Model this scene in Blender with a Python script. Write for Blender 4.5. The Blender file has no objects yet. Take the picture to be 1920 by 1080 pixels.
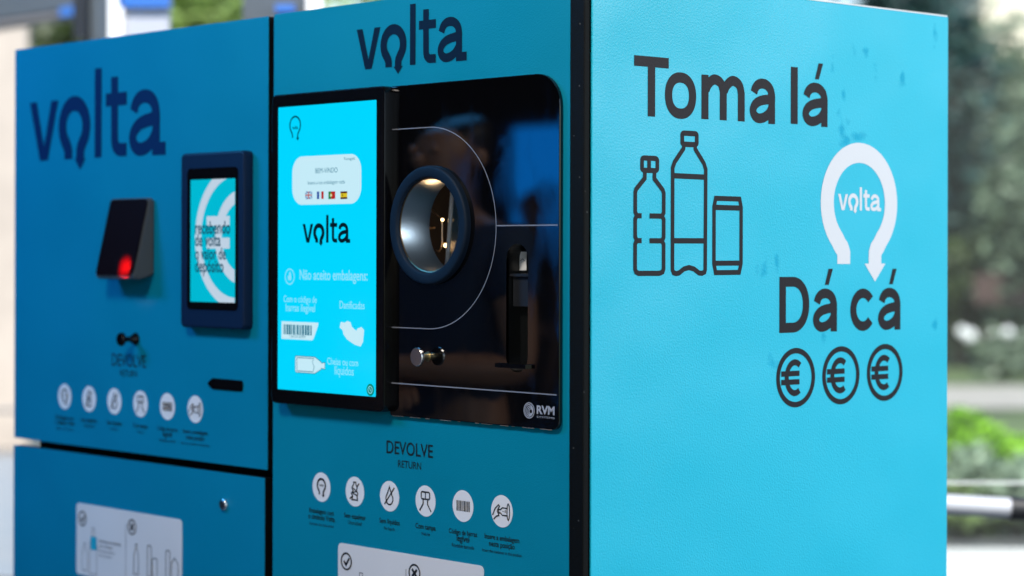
import bpy, bmesh, math, random
from mathutils import Vector, Matrix
random.seed(7)
sc = bpy.context.scene
col = sc.collection
R = math.radians

# ------------------------------------------------------------------ camera, world, lights, exposure
FOC = 4099.0                      # focal length in pixels of the 1920 px wide photograph
ANG = math.atan(3718 / FOC)
FW = Vector((-math.cos(ANG), math.sin(ANG), 0))
RT = Vector((math.sin(ANG), math.cos(ANG), 0))
ROLL = 0.0025
RC = (RT + ROLL * Vector((0, 0, 1))).normalized()
UC = (Vector((0, 0, 1)) - ROLL * RT).normalized()
CAM = Vector((2.28226, -2.21459, 1.35))
cd = bpy.data.cameras.new('camera')
cam = bpy.data.objects.new('camera', cd)
col.objects.link(cam)
m = Matrix((RC, UC, -FW)).transposed().to_4x4()
m.translation = CAM
cam.matrix_world = m
cd.sensor_width = 36
cd.lens = FOC / 1920 * 36
cd.shift_y = -67 / 1920
cd.clip_start = 0.05
cd.clip_end = 500
cd.dof.use_dof = True
cd.dof.focus_distance = 3.33
cd.dof.aperture_fstop = 2.5
sc.camera = cam

w = bpy.data.worlds.new('World')
sc.world = w
w.use_nodes = True
wn = w.node_tree
bgn = wn.nodes['Background']
sky = wn.nodes.new('ShaderNodeTexSky')
sky.sky_type = 'NISHITA'
sky.sun_disc = False
SUN_EL, SUN_AZ = 56, -48           # azimuth counter-clockwise from +x
sky.sun_elevation = R(SUN_EL)
sky.sun_rotation = R(90 - SUN_AZ)
wn.links.new(sky.outputs[0], bgn.inputs[0])
bgn.inputs[1].default_value = 0.12
sl = bpy.data.lights.new('sun', 'SUN')
sl.energy = 3.6
sl.angle = R(0.5)
sl.color = (1, .95, .87)
so = bpy.data.objects.new('sun', sl)
col.objects.link(so)
so.rotation_euler = (R(90 - SUN_EL), 0, R(SUN_AZ + 90))
so.location = (6, 8, 12)


def area(name, loc, target, sx, sy, power, color):
    l = bpy.data.lights.new(name, 'AREA')
    l.shape = 'RECTANGLE'
    l.size, l.size_y, l.energy, l.color = sx, sy, power, color
    o = bpy.data.objects.new(name, l)
    col.objects.link(o)
    o.location = loc
    o.rotation_euler = (Vector(target) - Vector(loc)).to_track_quat('-Z', 'Y').to_euler()
    return o


area('daylight_right', (3.7, 2.4, 3.2), (0, .45, 1.4), 2.0, 1.6, 60, (1, .98, .95))
area('cool_fill_left', (-2.5, -1.65, 2.85), (-1.65, 0, 1.95), 1.1, .5, 32, (.06, .42, 1))
area('front_fill', (-.02, -1.6, 2.85), (-.2, 0, 1.25), .5, .5, 20, (1, .92, .82))  # added fill lamp that brightens the machine fronts; no fixture is seen
sc.view_settings.view_transform = 'Standard'
sc.view_settings.look = 'None'
sc.view_settings.exposure = 1.25
sc.view_settings.gamma = 1
sc.view_settings.use_curve_mapping = False


# ------------------------------------------------------------------ reading the planes of the machines
def ray(px, py):
    return FW + RC * ((px - 960) / FOC) + UC * ((473 - py) / FOC)


def Fp(px, py, y0=0.0):           # point of the front plane y = y0 -> (x, z)
    d = ray(px, py)
    p = CAM + d * ((y0 - CAM.y) / d.y)
    return p.x, p.z


def Sp(px, py, x0=0.0):           # point of the side plane x = x0 -> (y, z)
    d = ray(px, py)
    p = CAM + d * ((x0 - CAM.x) / d.x)
    return p.y, p.z


def At(px, py, Z):                # a world point at a distance Z
    return CAM + ray(px, py) * Z


class Front:
    def __init__(s, y0): s.y0 = y0
    def P(s, u, v, d=0): return Vector((u, s.y0 - d, v))
    def px(s, px, py): return Fp(px, py, s.y0)


class Side:
    def __init__(s, x0): s.x0 = x0
    def P(s, u, v, d=0): return Vector((s.x0 + d, u, v))
    def px(s, px, py): return Sp(px, py, s.x0)


# ------------------------------------------------------------------ mesh collecting
class MB:
    def __init__(s): s.bm = bmesh.new(); s.seg = []

    def use(s, m_): s.seg.append((len(s.bm.faces), m_)); return s

    def box(s, a, b, bev=0.0, seg=2):
        a, b = Vector(a), Vector(b)
        lo = Vector(map(min, a, b)); hi = Vector(map(max, a, b))
        r = bmesh.ops.create_cube(s.bm, size=1)
        vs = r['verts']
        for v in vs:
            v.co = Vector([(lo[i] + hi[i]) / 2 + v.co[i] * (hi[i] - lo[i]) for i in range(3)])
        if bev:
            es = list({e for v in vs for e in v.link_edges})
            bmesh.ops.bevel(s.bm, geom=es, offset=bev, segments=seg, affect='EDGES', profile=.5)
        return s

    def poly(s, fr, pts, d=0.0):
        vs = [s.bm.verts.new(fr.P(u, v, d)) for u, v in pts]
        s.bm.faces.new(vs)
        return s

    def fill(s, fr, loops, d=0.0):        # flat sheet with holes
        es = []
        for lp in loops:
            vs = [s.bm.verts.new(fr.P(u, v, d)) for u, v in lp]
            es += [s.bm.edges.new((vs[i], vs[(i + 1) % len(vs)])) for i in range(len(vs))]
        bmesh.ops.triangle_fill(s.bm, edges=es, use_beauty=True)
        return s

    def slab(s, fr, loops, d0, d1, bev=0.0, back=True):   # sheet with holes and a thickness; d1 is the outer face
        if bev:
            s.fill(fr, [inset(lp, bev, i > 0) for i, lp in enumerate(loops)], d1)
        else:
            s.fill(fr, loops, d1)
        if back:
            s.fill(fr, loops, d0)
        for i, lp in enumerate(loops):
            rings = [(lp, d0), (lp, d1 - bev)]
            if bev: rings += [(inset(lp, bev * .3, i > 0), d1 - bev * .3), (inset(lp, bev, i > 0), d1)]
            vr = [[s.bm.verts.new(fr.P(u, v, d)) for u, v in l] for l, d in rings]
            n = len(lp)
            for a, b in zip(vr, vr[1:]):
                for k in range(n):
                    s.bm.faces.new((a[k], a[(k + 1) % n], b[(k + 1) % n], b[k]))
        return s

    def stroke(s, fr, pts, wd, d=0.0, closed=False):
        n = len(pts)
        P = [Vector((p[0], p[1])) for p in pts]
        L, Rr = [], []
        for i in range(n):
            if closed or 0 < i < n - 1:
                a = (P[i] - P[i - 1]).normalized(); b = (P[(i + 1) % n] - P[i]).normalized()
                t = (a + b)
                t = t.normalized() if t.length > 1e-6 else a
                k = 1 / max(.45, t.dot(a))
            else:
                t = (P[1] - P[0]).normalized() if i == 0 else (P[-1] - P[-2]).normalized(); k = 1
            nn = Vector((-t.y, t.x)) * (wd / 2 * k)
            L.append(P[i] + nn); Rr.append(P[i] - nn)
        vl = [s.bm.verts.new(fr.P(p.x, p.y, d)) for p in L]
        vr = [s.bm.verts.new(fr.P(p.x, p.y, d)) for p in Rr]
        for i in range(n if closed else n - 1):
            j = (i + 1) % n
            s.bm.faces.new((vl[i], vr[i], vr[j], vl[j]))
        return s

    def disc(s, fr, u, v, r, d=0.0, n=48):
        return s.poly(fr, circ(u, v, r, n), d)

    def ring(s, fr, u, v, r, wd, d=0.0, n=64):
        return s.stroke(fr, circ(u, v, r, n), wd, d, True)

    def text(s, fr, body, u0, v0, u1, v1, d=0.0, bold=0.0):   # lettering stretched into a rectangle (its outline box)
        vs, fs = glyphs(body, bold)
        xs = [p[0] for p in vs]; ys = [p[1] for p in vs]
        ax, bx, ay, by = min(xs), max(xs), min(ys), max(ys)
        nv = [s.bm.verts.new(fr.P(u0 + (x - ax) / (bx - ax) * (u1 - u0), v0 + (y - ay) / (by - ay) * (v1 - v0), d)) for x, y in vs]
        for f in fs:
            try: s.bm.faces.new([nv[i] for i in f])
            except ValueError: pass
        return s

    def line(s, fr, body, uc, v, wid, d=0.0, bold=0.0, left=False, hscale=1.0):   # a line of text of a given width, v = baseline
        vs, fs = glyphs(body, bold)
        xs = [p[0] for p in vs]; ys = [p[1] for p in vs]
        k = wid / (max(xs) - min(xs))
        u0 = uc if left else uc - wid / 2
        return s.text(fr, body, u0, v + min(ys) * k * hscale, u0 + wid, v + max(ys) * k * hscale, d, bold)

    def revolve(s, prof, origin, axis, n=64, cap=False):      # prof: (radius, distance along the axis)
        ax = Vector(axis).normalized()
        a = ax.orthogonal().normalized(); b = ax.cross(a)
        o = Vector(origin)
        rows = []
        for r, h in prof:
            rows.append([s.bm.verts.new(o + ax * h + (a * math.cos(t) + b * math.sin(t)) * r)
                         for t in [2 * math.pi * i / n for i in range(n)]])
        for p, q in zip(rows, rows[1:]):
            for i in range(n):
                s.bm.faces.new((p[i], p[(i + 1) % n], q[(i + 1) % n], q[i]))
        if cap:
            s.bm.faces.new(rows[0]); s.bm.faces.new(rows[-1])
        return s

    def tube(s, pts, r, n=12, cap=True):
        pts = [Vector(p) for p in pts]
        rs = r if isinstance(r, (list, tuple)) else [r] * len(pts)
        rows = []
        for i, p in enumerate(pts):
            t = (pts[min(i + 1, len(pts) - 1)] - pts[max(i - 1, 0)]).normalized()
            a = t.cross(Vector((.13, .31, .94))).normalized(); b = t.cross(a)
            rows.append([s.bm.verts.new(p + (a * math.cos(2 * math.pi * k / n) + b * math.sin(2 * math.pi * k / n)) * rs[i]) for k in range(n)])
        for p, q in zip(rows, rows[1:]):
            for k in range(n):
                s.bm.faces.new((p[k], p[(k + 1) % n], q[(k + 1) % n], q[k]))
        if cap:
            s.bm.faces.new(rows[0]); s.bm.faces.new(rows[-1])
        return s

    def clip(s, fr, u0, v0, u1, v1):
        for co, no in ((fr.P(u0, v0), fr.P(1, 0) - fr.P(0, 0)), (fr.P(u1, v1), fr.P(-1, 0) - fr.P(0, 0)),
                       (fr.P(u0, v0), Vector((0, 0, 1))), (fr.P(u1, v1), Vector((0, 0, -1)))):
            g = s.bm.verts[:] + s.bm.edges[:] + s.bm.faces[:]
            bmesh.ops.bisect_plane(s.bm, geom=g, plane_co=co, plane_no=no, clear_inner=True)
        return s

    def build(s, name, mat, parent=None, smooth=False, recalc=True, label=None):
        if recalc: bmesh.ops.recalc_face_normals(s.bm, faces=s.bm.faces[:])
        me = bpy.data.meshes.new(name)
        s.bm.to_mesh(me); s.bm.free()
        if s.seg:
            names = []
            for i, (k, m_) in enumerate(s.seg):
                if m_ not in names: names.append(m_); me.materials.append(m_)
                e_ = s.seg[i + 1][0] if i + 1 < len(s.seg) else len(me.polygons)
                for f in range(k, e_): me.polygons[f].material_index = names.index(m_)
        else:
            me.materials.append(mat)
        if smooth:
            me.polygons.foreach_set('use_smooth', [True] * len(me.polygons))
            try: me.set_sharp_from_angle(angle=R(40))
            except Exception: pass
        o = bpy.data.objects.new(name, me)
        col.objects.link(o)
        if parent:
            o.parent = parent
            root = parent
            while root.parent: root = root.parent
            if parent == root: o.location = -root.location     # children keep world coordinates
        if label: o['label'] = label
        return o


def tag(o, label=None, cat=None, group=None, kind=None):
    for k, v in (('label', label), ('category', cat), ('group', group), ('kind', kind)):
        if v: o[k] = v
    return o


def empty(name, loc, label, cat, group=None):
    o = bpy.data.objects.new(name, None)
    col.objects.link(o)
    o.location = loc
    return tag(o, label, cat, group)


def circ(u, v, r, n=48, a0=0.0):
    return [(u + r * math.cos(a0 + 2 * math.pi * i / n), v + r * math.sin(a0 + 2 * math.pi * i / n)) for i in range(n)]


def rrect(u0, v0, u1, v1, r, n=8):
    rs = r if isinstance(r, (list, tuple)) else [r] * 4        # bl, br, tr, tl
    out = []
    for (cu, cv, a0, rr) in ((u0 + rs[0], v0 + rs[0], 180, rs[0]), (u1 - rs[1], v0 + rs[1], 270, rs[1]),
                             (u1 - rs[2], v1 - rs[2], 0, rs[2]), (u0 + rs[3], v1 - rs[3], 90, rs[3])):
        if rr < 1e-5:
            out.append((cu, cv)); continue
        for k in range(n + 1):
            t = R(a0 + 90 * k / n)
            out.append((cu + rr * math.cos(t), cv + rr * math.sin(t)))
    return out


def inset(lp, d, hole=False):     # move a counter-clockwise loop inwards (a hole: outwards)
    n = len(lp); out = []
    P = [Vector(p) for p in lp]
    for i in range(n):
        a = (P[i] - P[i - 1]).normalized(); b = (P[(i + 1) % n] - P[i]).normalized()
        t = (a + b).normalized()
        k = d / max(.5, t.dot(a))
        nn = Vector((-t.y, t.x)) * (-k if hole else k)
        out.append(tuple(P[i] + nn))
    return out


_G = {}


def glyphs(body, bold):
    key = (body, bold)
    if key not in _G:
        c = bpy.data.curves.new('tmp', 'FONT')
        c.body = body; c.size = 1; c.offset = bold; c.resolution_u = 5
        c.dimensions = '2D'; c.fill_mode = 'FRONT'
        o = bpy.data.objects.new('tmp', c)
        col.objects.link(o)
        dg = bpy.context.evaluated_depsgraph_get()
        me = bpy.data.meshes.new_from_object(o.evaluated_get(dg))
        _G[key] = ([(v.co.x, v.co.y) for v in me.vertices], [tuple(p.vertices) for p in me.polygons])
        bpy.data.objects.remove(o); bpy.data.curves.remove(c); bpy.data.meshes.remove(me)
    return _G[key]


# ------------------------------------------------------------------ materials
def mat(name, color, rough=.5, metal=0.0, spec=.5, bump=0.0, bscale=400.0, emis=0.0, var=0.0, vscale=4.0, coat=0.0, wave=0.0):
    mt = bpy.data.materials.new(name)
    mt.use_nodes = True
    nt = mt.node_tree; N = nt.nodes; L = nt.links
    b = N['Principled BSDF']
    b.inputs['Base Color'].default_value = (*color, 1)
    b.inputs['Roughness'].default_value = rough
    b.inputs['Metallic'].default_value = metal
    b.inputs['Specular IOR Level'].default_value = spec
    b.inputs['Coat Weight'].default_value = coat
    tc = N.new('ShaderNodeTexCoord')
    if emis:
        b.inputs['Emission Color'].default_value = (*color, 1)
        b.inputs['Emission Strength'].default_value = emis / 2 ** sc.view_settings.exposure
        b.inputs['Base Color'].default_value = (*[c * .04 for c in color], 1)
    if var:
        nz = N.new('ShaderNodeTexNoise'); nz.inputs['Scale'].default_value = vscale; nz.inputs['Detail'].default_value = 5
        L.new(tc.outputs['Object'], nz.inputs['Vector'])
        mr = N.new('ShaderNodeMapRange'); mr.inputs['From Min'].default_value = .3; mr.inputs['From Max'].default_value = .7
        mr.inputs['To Min'].default_value = 1 - var; mr.inputs['To Max'].default_value = 1 + var
        L.new(nz.outputs['Fac'], mr.inputs['Value'])
        mx = N.new('ShaderNodeVectorMath'); mx.operation = 'SCALE'; mx.inputs[0].default_value = color
        L.new(mr.outputs[0], mx.inputs['Scale']); L.new(mx.outputs[0], b.inputs['Base Color'])
        m2 = N.new('ShaderNodeMapRange'); m2.inputs['From Min'].default_value = .3; m2.inputs['From Max'].default_value = .7
        m2.inputs['To Min'].default_value = max(0, rough - .08); m2.inputs['To Max'].default_value = min(1, rough + .08)
        L.new(nz.outputs['Fac'], m2.inputs['Value']); L.new(m2.outputs[0], b.inputs['Roughness'])
    if bump:
        n2 = N.new('ShaderNodeTexNoise'); n2.inputs['Scale'].default_value = bscale; n2.inputs['Detail'].default_value = 2
        L.new(tc.outputs['Object'], n2.inputs['Vector'])
        bp = N.new('ShaderNodeBump'); bp.inputs['Strength'].default_value = bump; bp.inputs['Distance'].default_value = .001
        L.new(n2.outputs['Fac'], bp.inputs['Height']); L.new(bp.outputs[0], b.inputs['Normal'])
        if wave:                      # slow unevenness of the sheet under the film
            n3 = N.new('ShaderNodeTexNoise'); n3.inputs['Scale'].default_value = 3.2; n3.inputs['Detail'].default_value = 1.5
            L.new(tc.outputs['Object'], n3.inputs['Vector'])
            b3 = N.new('ShaderNodeBump'); b3.inputs['Strength'].default_value = wave; b3.inputs['Distance'].default_value = .035
            L.new(n3.outputs['Fac'], b3.inputs['Height']); L.new(b3.outputs[0], bp.inputs['Normal'])
    return mt


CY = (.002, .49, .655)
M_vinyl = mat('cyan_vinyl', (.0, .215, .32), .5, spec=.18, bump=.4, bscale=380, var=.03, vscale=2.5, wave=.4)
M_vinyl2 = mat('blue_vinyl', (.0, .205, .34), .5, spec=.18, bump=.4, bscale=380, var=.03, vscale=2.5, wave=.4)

def specks(mt, sc_):
    # a scatter of pale dust grains caught in the textured coat
    nt = mt.node_tree; N = nt.nodes; L = nt.links; b = N['Principled BSDF']
    vz = N.new('ShaderNodeTexVoronoi'); vz.inputs['Scale'].default_value = sc_
    L.new(N['Texture Coordinate'].outputs['Object'], vz.inputs['Vector'])
    lt = N.new('ShaderNodeMath'); lt.operation = 'LESS_THAN'; lt.inputs[1].default_value = .10
    L.new(vz.outputs['Distance'], lt.inputs[0])
    sp_ = N.new('ShaderNodeSeparateColor'); L.new(vz.outputs['Color'], sp_.inputs[0])
    gt = N.new('ShaderNodeMath'); gt.operation = 'GREATER_THAN'; gt.inputs[1].default_value = .80
    L.new(sp_.outputs[0], gt.inputs[0])
    ml = N.new('ShaderNodeMath'); ml.operation = 'MULTIPLY'; L.new(lt.outputs[0], ml.inputs[0]); L.new(gt.outputs[0], ml.inputs[1])
    mx = N.new('ShaderNodeMix'); mx.data_type = 'RGBA'; mx.inputs[6].default_value = b.inputs['Base Color'].default_value; mx.inputs[7].default_value = (.14, .14, .135, 1)
    L.new(ml.outputs[0], mx.inputs[0]); L.new(mx.outputs[2], b.inputs['Base Color'])


def side_vinyl():
    # the side film: the same colour, with a few rubbed and wiped marks of deeper cyan where the bloom has been taken off
    mt = mat('cyan_vinyl_wiped', CY, .42, spec=.55, bump=.48, bscale=330, wave=.5)
    nt = mt.node_tree; N = nt.nodes; L = nt.links; b = N['Principled BSDF']
    tc = N['Texture Coordinate']
    nz = N.new('ShaderNodeTexNoise'); nz.inputs['Scale'].default_value = 45; nz.inputs['Detail'].default_value = 4
    L.new(tc.outputs['Object'], nz.inputs['Vector'])
    spots = [(1579, 238, 9, 26), (1604, 254, 14, 9), (1590, 262, 10, 8), (1601, 97, 4, 17), (1622, 95, 4, 12), (1643, 131, 4, 14), (1691, 142, 5, 18), (1582, 176, 4, 14),
             (1561, 124, 4, 12), (1752, 65, 4, 14), (1457, 498, 4, 16), (1543, 633, 5, 9), (1448, 682, 9, 9), (1752, 607, 7, 9), (1430, 505, 8, 16)]
    total = None
    for (px, py, rx, ry) in spots:
        y, z = Sp(px, py)
        mp = N.new('ShaderNodeMapping'); mp.vector_type = 'TEXTURE'
        mp.inputs['Location'].default_value = (0, y, z)
        k = 1 / 1180
        mp.inputs['Scale'].default_value = (1, rx * k * 1.9, ry * k * 1.3)
        L.new(tc.outputs['Object'], mp.inputs['Vector'])
        ln = N.new('ShaderNodeVectorMath'); ln.operation = 'LENGTH'
        sv = N.new('ShaderNodeVectorMath'); sv.operation = 'MULTIPLY'; sv.inputs[1].default_value = (0, 1, 1)
        L.new(mp.outputs[0], sv.inputs[0]); L.new(sv.outputs[0], ln.inputs[0])
        if total is None: total = ln.outputs['Value']
        else:
            mn = N.new('ShaderNodeMath'); mn.operation = 'MINIMUM'
            L.new(total, mn.inputs[0]); L.new(ln.outputs['Value'], mn.inputs[1]); total = mn.outputs[0]
    ad = N.new('ShaderNodeMath'); ad.operation = 'MULTIPLY_ADD'; ad.inputs[1].default_value = 4.2; ad.inputs[2].default_value = -2.1
    L.new(nz.outputs['Fac'], ad.inputs[0])
    sm = N.new('ShaderNodeMath'); sm.operation = 'ADD'
    L.new(total, sm.inputs[0]); L.new(ad.outputs[0], sm.inputs[1])
    mr = N.new('ShaderNodeMapRange'); mr.inputs['From Min'].default_value = 1.05; mr.inputs['From Max'].default_value = .15
    mr.inputs['To Min'].default_value = 0; mr.inputs['To Max'].default_value = .75
    L.new(sm.outputs[0], mr.inputs['Value'])
    mx = N.new('ShaderNodeMix'); mx.data_type = 'RGBA'
    mx.inputs[6].default_value = (*CY, 1); mx.inputs[7].default_value = (.0, .335, .52, 1)
    L.new(mr.outputs[0], mx.inputs[0]); L.new(mx.outputs[2], b.inputs['Base Color'])
    r2 = N.new('ShaderNodeMapRange'); r2.inputs['To Min'].default_value = .42; r2.inputs['To Max'].default_value = .5
    r3 = N.new('ShaderNodeMapRange'); r3.inputs['To Min'].default_value = .55; r3.inputs['To Max'].default_value = .1
    L.new(mr.outputs[0], r3.inputs['Value']); L.new(r3.outputs[0], b.inputs['Specular IOR Level'])
    L.new(mr.outputs[0], r2.inputs['Value']); L.new(r2.outputs[0], b.inputs['Roughness'])
    return mt


M_side = side_vinyl()
M_black = mat('black_powder_coat', (.0035, .004, .0042), .6, spec=.10, bump=.6, bscale=700)
specks(M_black, 90)
M_cab = mat('black_cabinet', (.003, .003, .0035), .7, spec=.12, bump=.2)
M_glass = mat('black_glass', (.0015, .0015, .002), .03, spec=.85)
def smears(mt, lo, hi, sx=9):
    nt = mt.node_tree; N = nt.nodes; L = nt.links; b = N['Principled BSDF']
    nz = N.new('ShaderNodeTexNoise'); nz.inputs['Scale'].default_value = sx; nz.inputs['Detail'].default_value = 6; nz.inputs['Distortion'].default_value = .8
    mp = N.new('ShaderNodeMapping'); mp.inputs['Scale'].default_value = (1.6, 1, .6); mp.inputs['Rotation'].default_value = (0, .5, 0)
    L.new(N['Texture Coordinate'].outputs['Object'], mp.inputs['Vector']); L.new(mp.outputs[0], nz.inputs['Vector'])
    mr = N.new('ShaderNodeMapRange'); mr.inputs['From Min'].default_value = .48; mr.inputs['From Max'].default_value = .75; mr.inputs['To Min'].default_value = lo; mr.inputs['To Max'].default_value = hi
    L.new(nz.outputs['Fac'], mr.inputs['Value']); L.new(mr.outputs[0], b.inputs['Roughness'])
smears(M_glass, .03, .16)
M_bezel = mat('black_plastic', (.003, .003, .004), .16, spec=.28)
M_edge = mat('edge_highlight_white', (.75, .73, .72), .5)
M_navy = mat('navy_print', (.002, .007, .022), .5, spec=.14, bump=.1)
M_grey_print = mat('charcoal_print', (.017, .0145, .0185), .5, spec=.16, bump=.25, bscale=420)
M_white_print = mat('white_print', (.71, .71, .73), .45, bump=.2, bscale=420)
M_icon = mat('icon_white', (.80, .77, .77), .5, bump=.1)
M_placard = mat('placard_white', (.74, .70, .69), .5, bump=.1, var=.04)
M_ink = mat('black_ink', (.006, .007, .011), .5)
M_midink = mat('grey_ink', (.13, .13, .15), .5)
M_cyan_ink = mat('cyan_ink', (.01, .38, .52), .5)
M_ring = mat('navy_ring', (.002, .009, .022), .6, spec=.2)
M_navyhouse = mat('navy_housing', (.003, .014, .045), .5, spec=.2)
M_steel = mat('brushed_steel', (.42, .48, .54), .34, metal=1, bump=.15, bscale=300)
M_knob = mat('turned_steel', (.78, .77, .76), .24, metal=1, bump=.1, bscale=800)
M_seam = mat('silver_line', (.20, .21, .25), .45, spec=.5)
M_emblem = mat('silver_print', (.36, .37, .42), .4)
M_disp = mat('display_cyan', (.0, .62, .92), .12, emis=1.06, spec=.5)
M_disp2 = mat('display_teal', (.0, .45, .60), .12, emis=1.05, spec=.5)
M_dwhite = mat('display_white', (.56, .83, .93), .12, emis=.97)
M_dpale = mat('display_pale', (.26, .74, .93), .12, emis=1.0)
M_dgrey = mat('display_grey', (.50, .62, .74), .12, emis=1.0)
M_dink = mat('display_ink', (.004, .03, .06), .12, emis=.3)
M_dink2 = mat('tablet_ink', (.01, .10, .17), .12, emis=.7)
M_dteal = mat('display_ink_teal', (.03, .28, .42), .12, emis=.6)
M_red = mat('flag_red', (.55, .02, .02), .2, emis=.8)
M_blue = mat('flag_blue', (.02, .08, .40), .2, emis=.8)
M_green = mat('flag_green', (.01, .25, .08), .2, emis=.8)
M_yellow = mat('flag_yellow', (.85, .65, .02), .2, emis=.8)
M_maroon = mat('flag_maroon', (.13, .02, .02), .2, emis=.6)
M_warm = mat('warm_lamp', (1, .62, .26), .3, emis=9)
M_redglow = mat('red_glow_spot', (1, .01, .005), .3, emis=2.2)
M_warmwall = mat('inner_lining', (.045, .034, .026), .4, metal=.2, spec=.5)
M_strip = mat('inner_white', (.75, .72, .70), .4)
M_bluepanel = mat('inner_blue', (.04, .13, .2), .3)
M_wear = mat('bare_edge', (.45, .38, .32), .5, metal=.6)
M_dark = mat('dark_void', (.003, .003, .003), .8)


# ------------------------------------------------------------------ big letters, drawn as even strokes inside a box
def smooth(pts, n=6):
    out = []
    P = [Vector(p) for p in pts]
    P = [P[0] * 2 - P[1]] + P + [P[-1] * 2 - P[-2]]
    for i in range(1, len(P) - 2):
        a, b_, c, d = P[i - 1:i + 3]
        for k in range(n):
            t = k / n
            out.append(tuple(.5 * ((2 * b_) + (c - a) * t + (2 * a - 5 * b_ + 4 * c - d) * t * t + (3 * b_ - a - 3 * c + d) * t ** 3)))
    return out + [tuple(P[-2])]


def letter(mb, fr, ch, u0, v0, u1, v1, w, d, foot=0.0, xh=None):
    h = w / 2
    A = lambda x: u0 + h + x * (u1 - u0 - w)           # centre lines, 0..1 inside the box
    B = lambda y: v0 + h + y * (v1 - v0 - w)
    Q = lambda pts: [(A(x), B(y)) for x, y in pts]
    box = lambda a, b_, c, e_, z: mb.poly(fr, [(a, b_), (c, b_), (c, e_), (a, e_)], z)
    if ch == 'T':
        box(u0, v1 - w, u1, v1, d); m_ = (u0 + u1) / 2; box(m_ - h, v0, m_ + h, v1 - w, d)
    elif ch == 'l':
        box(u0, v0, u1, v1, d)
    elif ch == 'o':
        pts = []
        for k in range(48):
            t = 2 * math.pi * k / 48; c, s_ = math.cos(t), math.sin(t)
            pts.append((A(.5 + .5 * math.copysign(abs(c) ** .9, c)), B(.5 + .5 * math.copysign(abs(s_) ** .9, s_))))
        mb.stroke(fr, pts, w, d, True)
    elif ch == 'm':
        box(u0, v0, u0 + w, v1 - w * .12, d)
        for k in (0, 1):
            xa, xb = .0 + .5 * k, .5 + .5 * k
            pts = smooth([(xa + .03, .70), (xa + .10, .86), (xa + .23, .99), (xa + .36, .97), (xb - .045, .86), (xb, .66)])
            pts = Q(pts) + [(A(xb), v0)]
            mb.stroke(fr, pts, w, d + .00004 * (k + 1))
    elif ch in 'aá':
        top = v1 if xh is None else v0 + xh
        B2 = lambda y: v0 + h + y * (top - v0 - w)
        stem = u1 - h - foot
        A2 = lambda x: u0 + h + x * (stem - u0 - h)
        Q2 = lambda pts: [(A2(x), B2(y)) for x, y in pts]
        p = smooth([(.045, .725), (.12, .86), (.28, .965), (.5, 1.0), (.73, .965), (.92, .85), (1.0, .66), (1.0, .45)]) + [(1.0, .2)]
        mb.stroke(fr, Q2(p) + [(stem, v0)], w, d)
        p = smooth([(1.0, .585), (.78, .555), (.52, .525), (.28, .47), (.09, .37), (.0, .235), (.05, .10), (.2, .015), (.38, .0), (.6, .04), (.82, .14), (1.0, .31)])
        mb.stroke(fr, Q2(p), w * .98, d + .00004)
        if foot:
            box(stem + h * .2, v0, u1, v0 + w * .95, d + .00006)
        if ch == 'á':
            m_ = u0 + (u1 - u0) * .52; t0 = top + (v1 - top) * .18
            mb.poly(fr, [(m_ - w * .12, t0), (m_ + w * .50, t0), (m_ + w * 1.16, v1), (m_ + w * .46, v1)], d)
    elif ch == 'D':
        p = [(A(0), B(1)), (A(.42), B(1))] + [(A(.42 + .58 * math.sin(t) ** .92), B(.5 + .5 * math.copysign(abs(math.cos(t)) ** .92, math.cos(t)))) for t in [math.pi * k / 28 for k in range(1, 28)]] + [(A(.42), B(0)), (A(0), B(0))]
        mb.stroke(fr, p, w, d, True)
    elif ch == 'c':
        mb.stroke(fr, [(A(.52 + .52 * math.cos(R(a))), B(.5 + .5 * math.sin(R(a)))) for a in range(38, 323, 6)], w, d)
    elif ch == 'v':
        m_ = (u0 + u1) / 2; k = w * 1.12
        mb.poly(fr, [(u0, v1), (u0 + k, v1), (m_, v0 + w * 1.15), (m_ + w * .62, v0), (m_ - w * .62, v0)], d)
        mb.poly(fr, [(u1 - k, v1), (u1, v1), (m_ + w * .62, v0), (m_, v0 + w * 1.15)], d)
    elif ch == 't':
        xs_ = u0 + (u1 - u0) * .42
        p = [(xs_, v1), (xs_, v0 + w * 2.2)] + smooth([(xs_, v0 + w * 1.5), (xs_ + w * .12, v0 + w * .9), (xs_ + w * .55, v0 + w * .55), (xs_ + w * 1.1, v0 + h)])[1:] + [(u1, v0 + h)]
        mb.stroke(fr, p, w, d)
        box(u0, v0 + (v1 - v0) * .635, u1, v0 + (v1 - v0) * .80, d + .00004)
    elif ch == '€':
        mb.stroke(fr, [(A(.60 + .42 * math.cos(R(a))), B(.5 + .5 * math.sin(R(a)))) for a in range(52, 309, 6)], w, d)
        m_ = (v0 + v1) / 2
        for y in (m_ + w * .25, m_ - w * 1.13):
            box(u0, y, u0 + (u1 - u0) * .78, y + w * .88, d + .00005)


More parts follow.
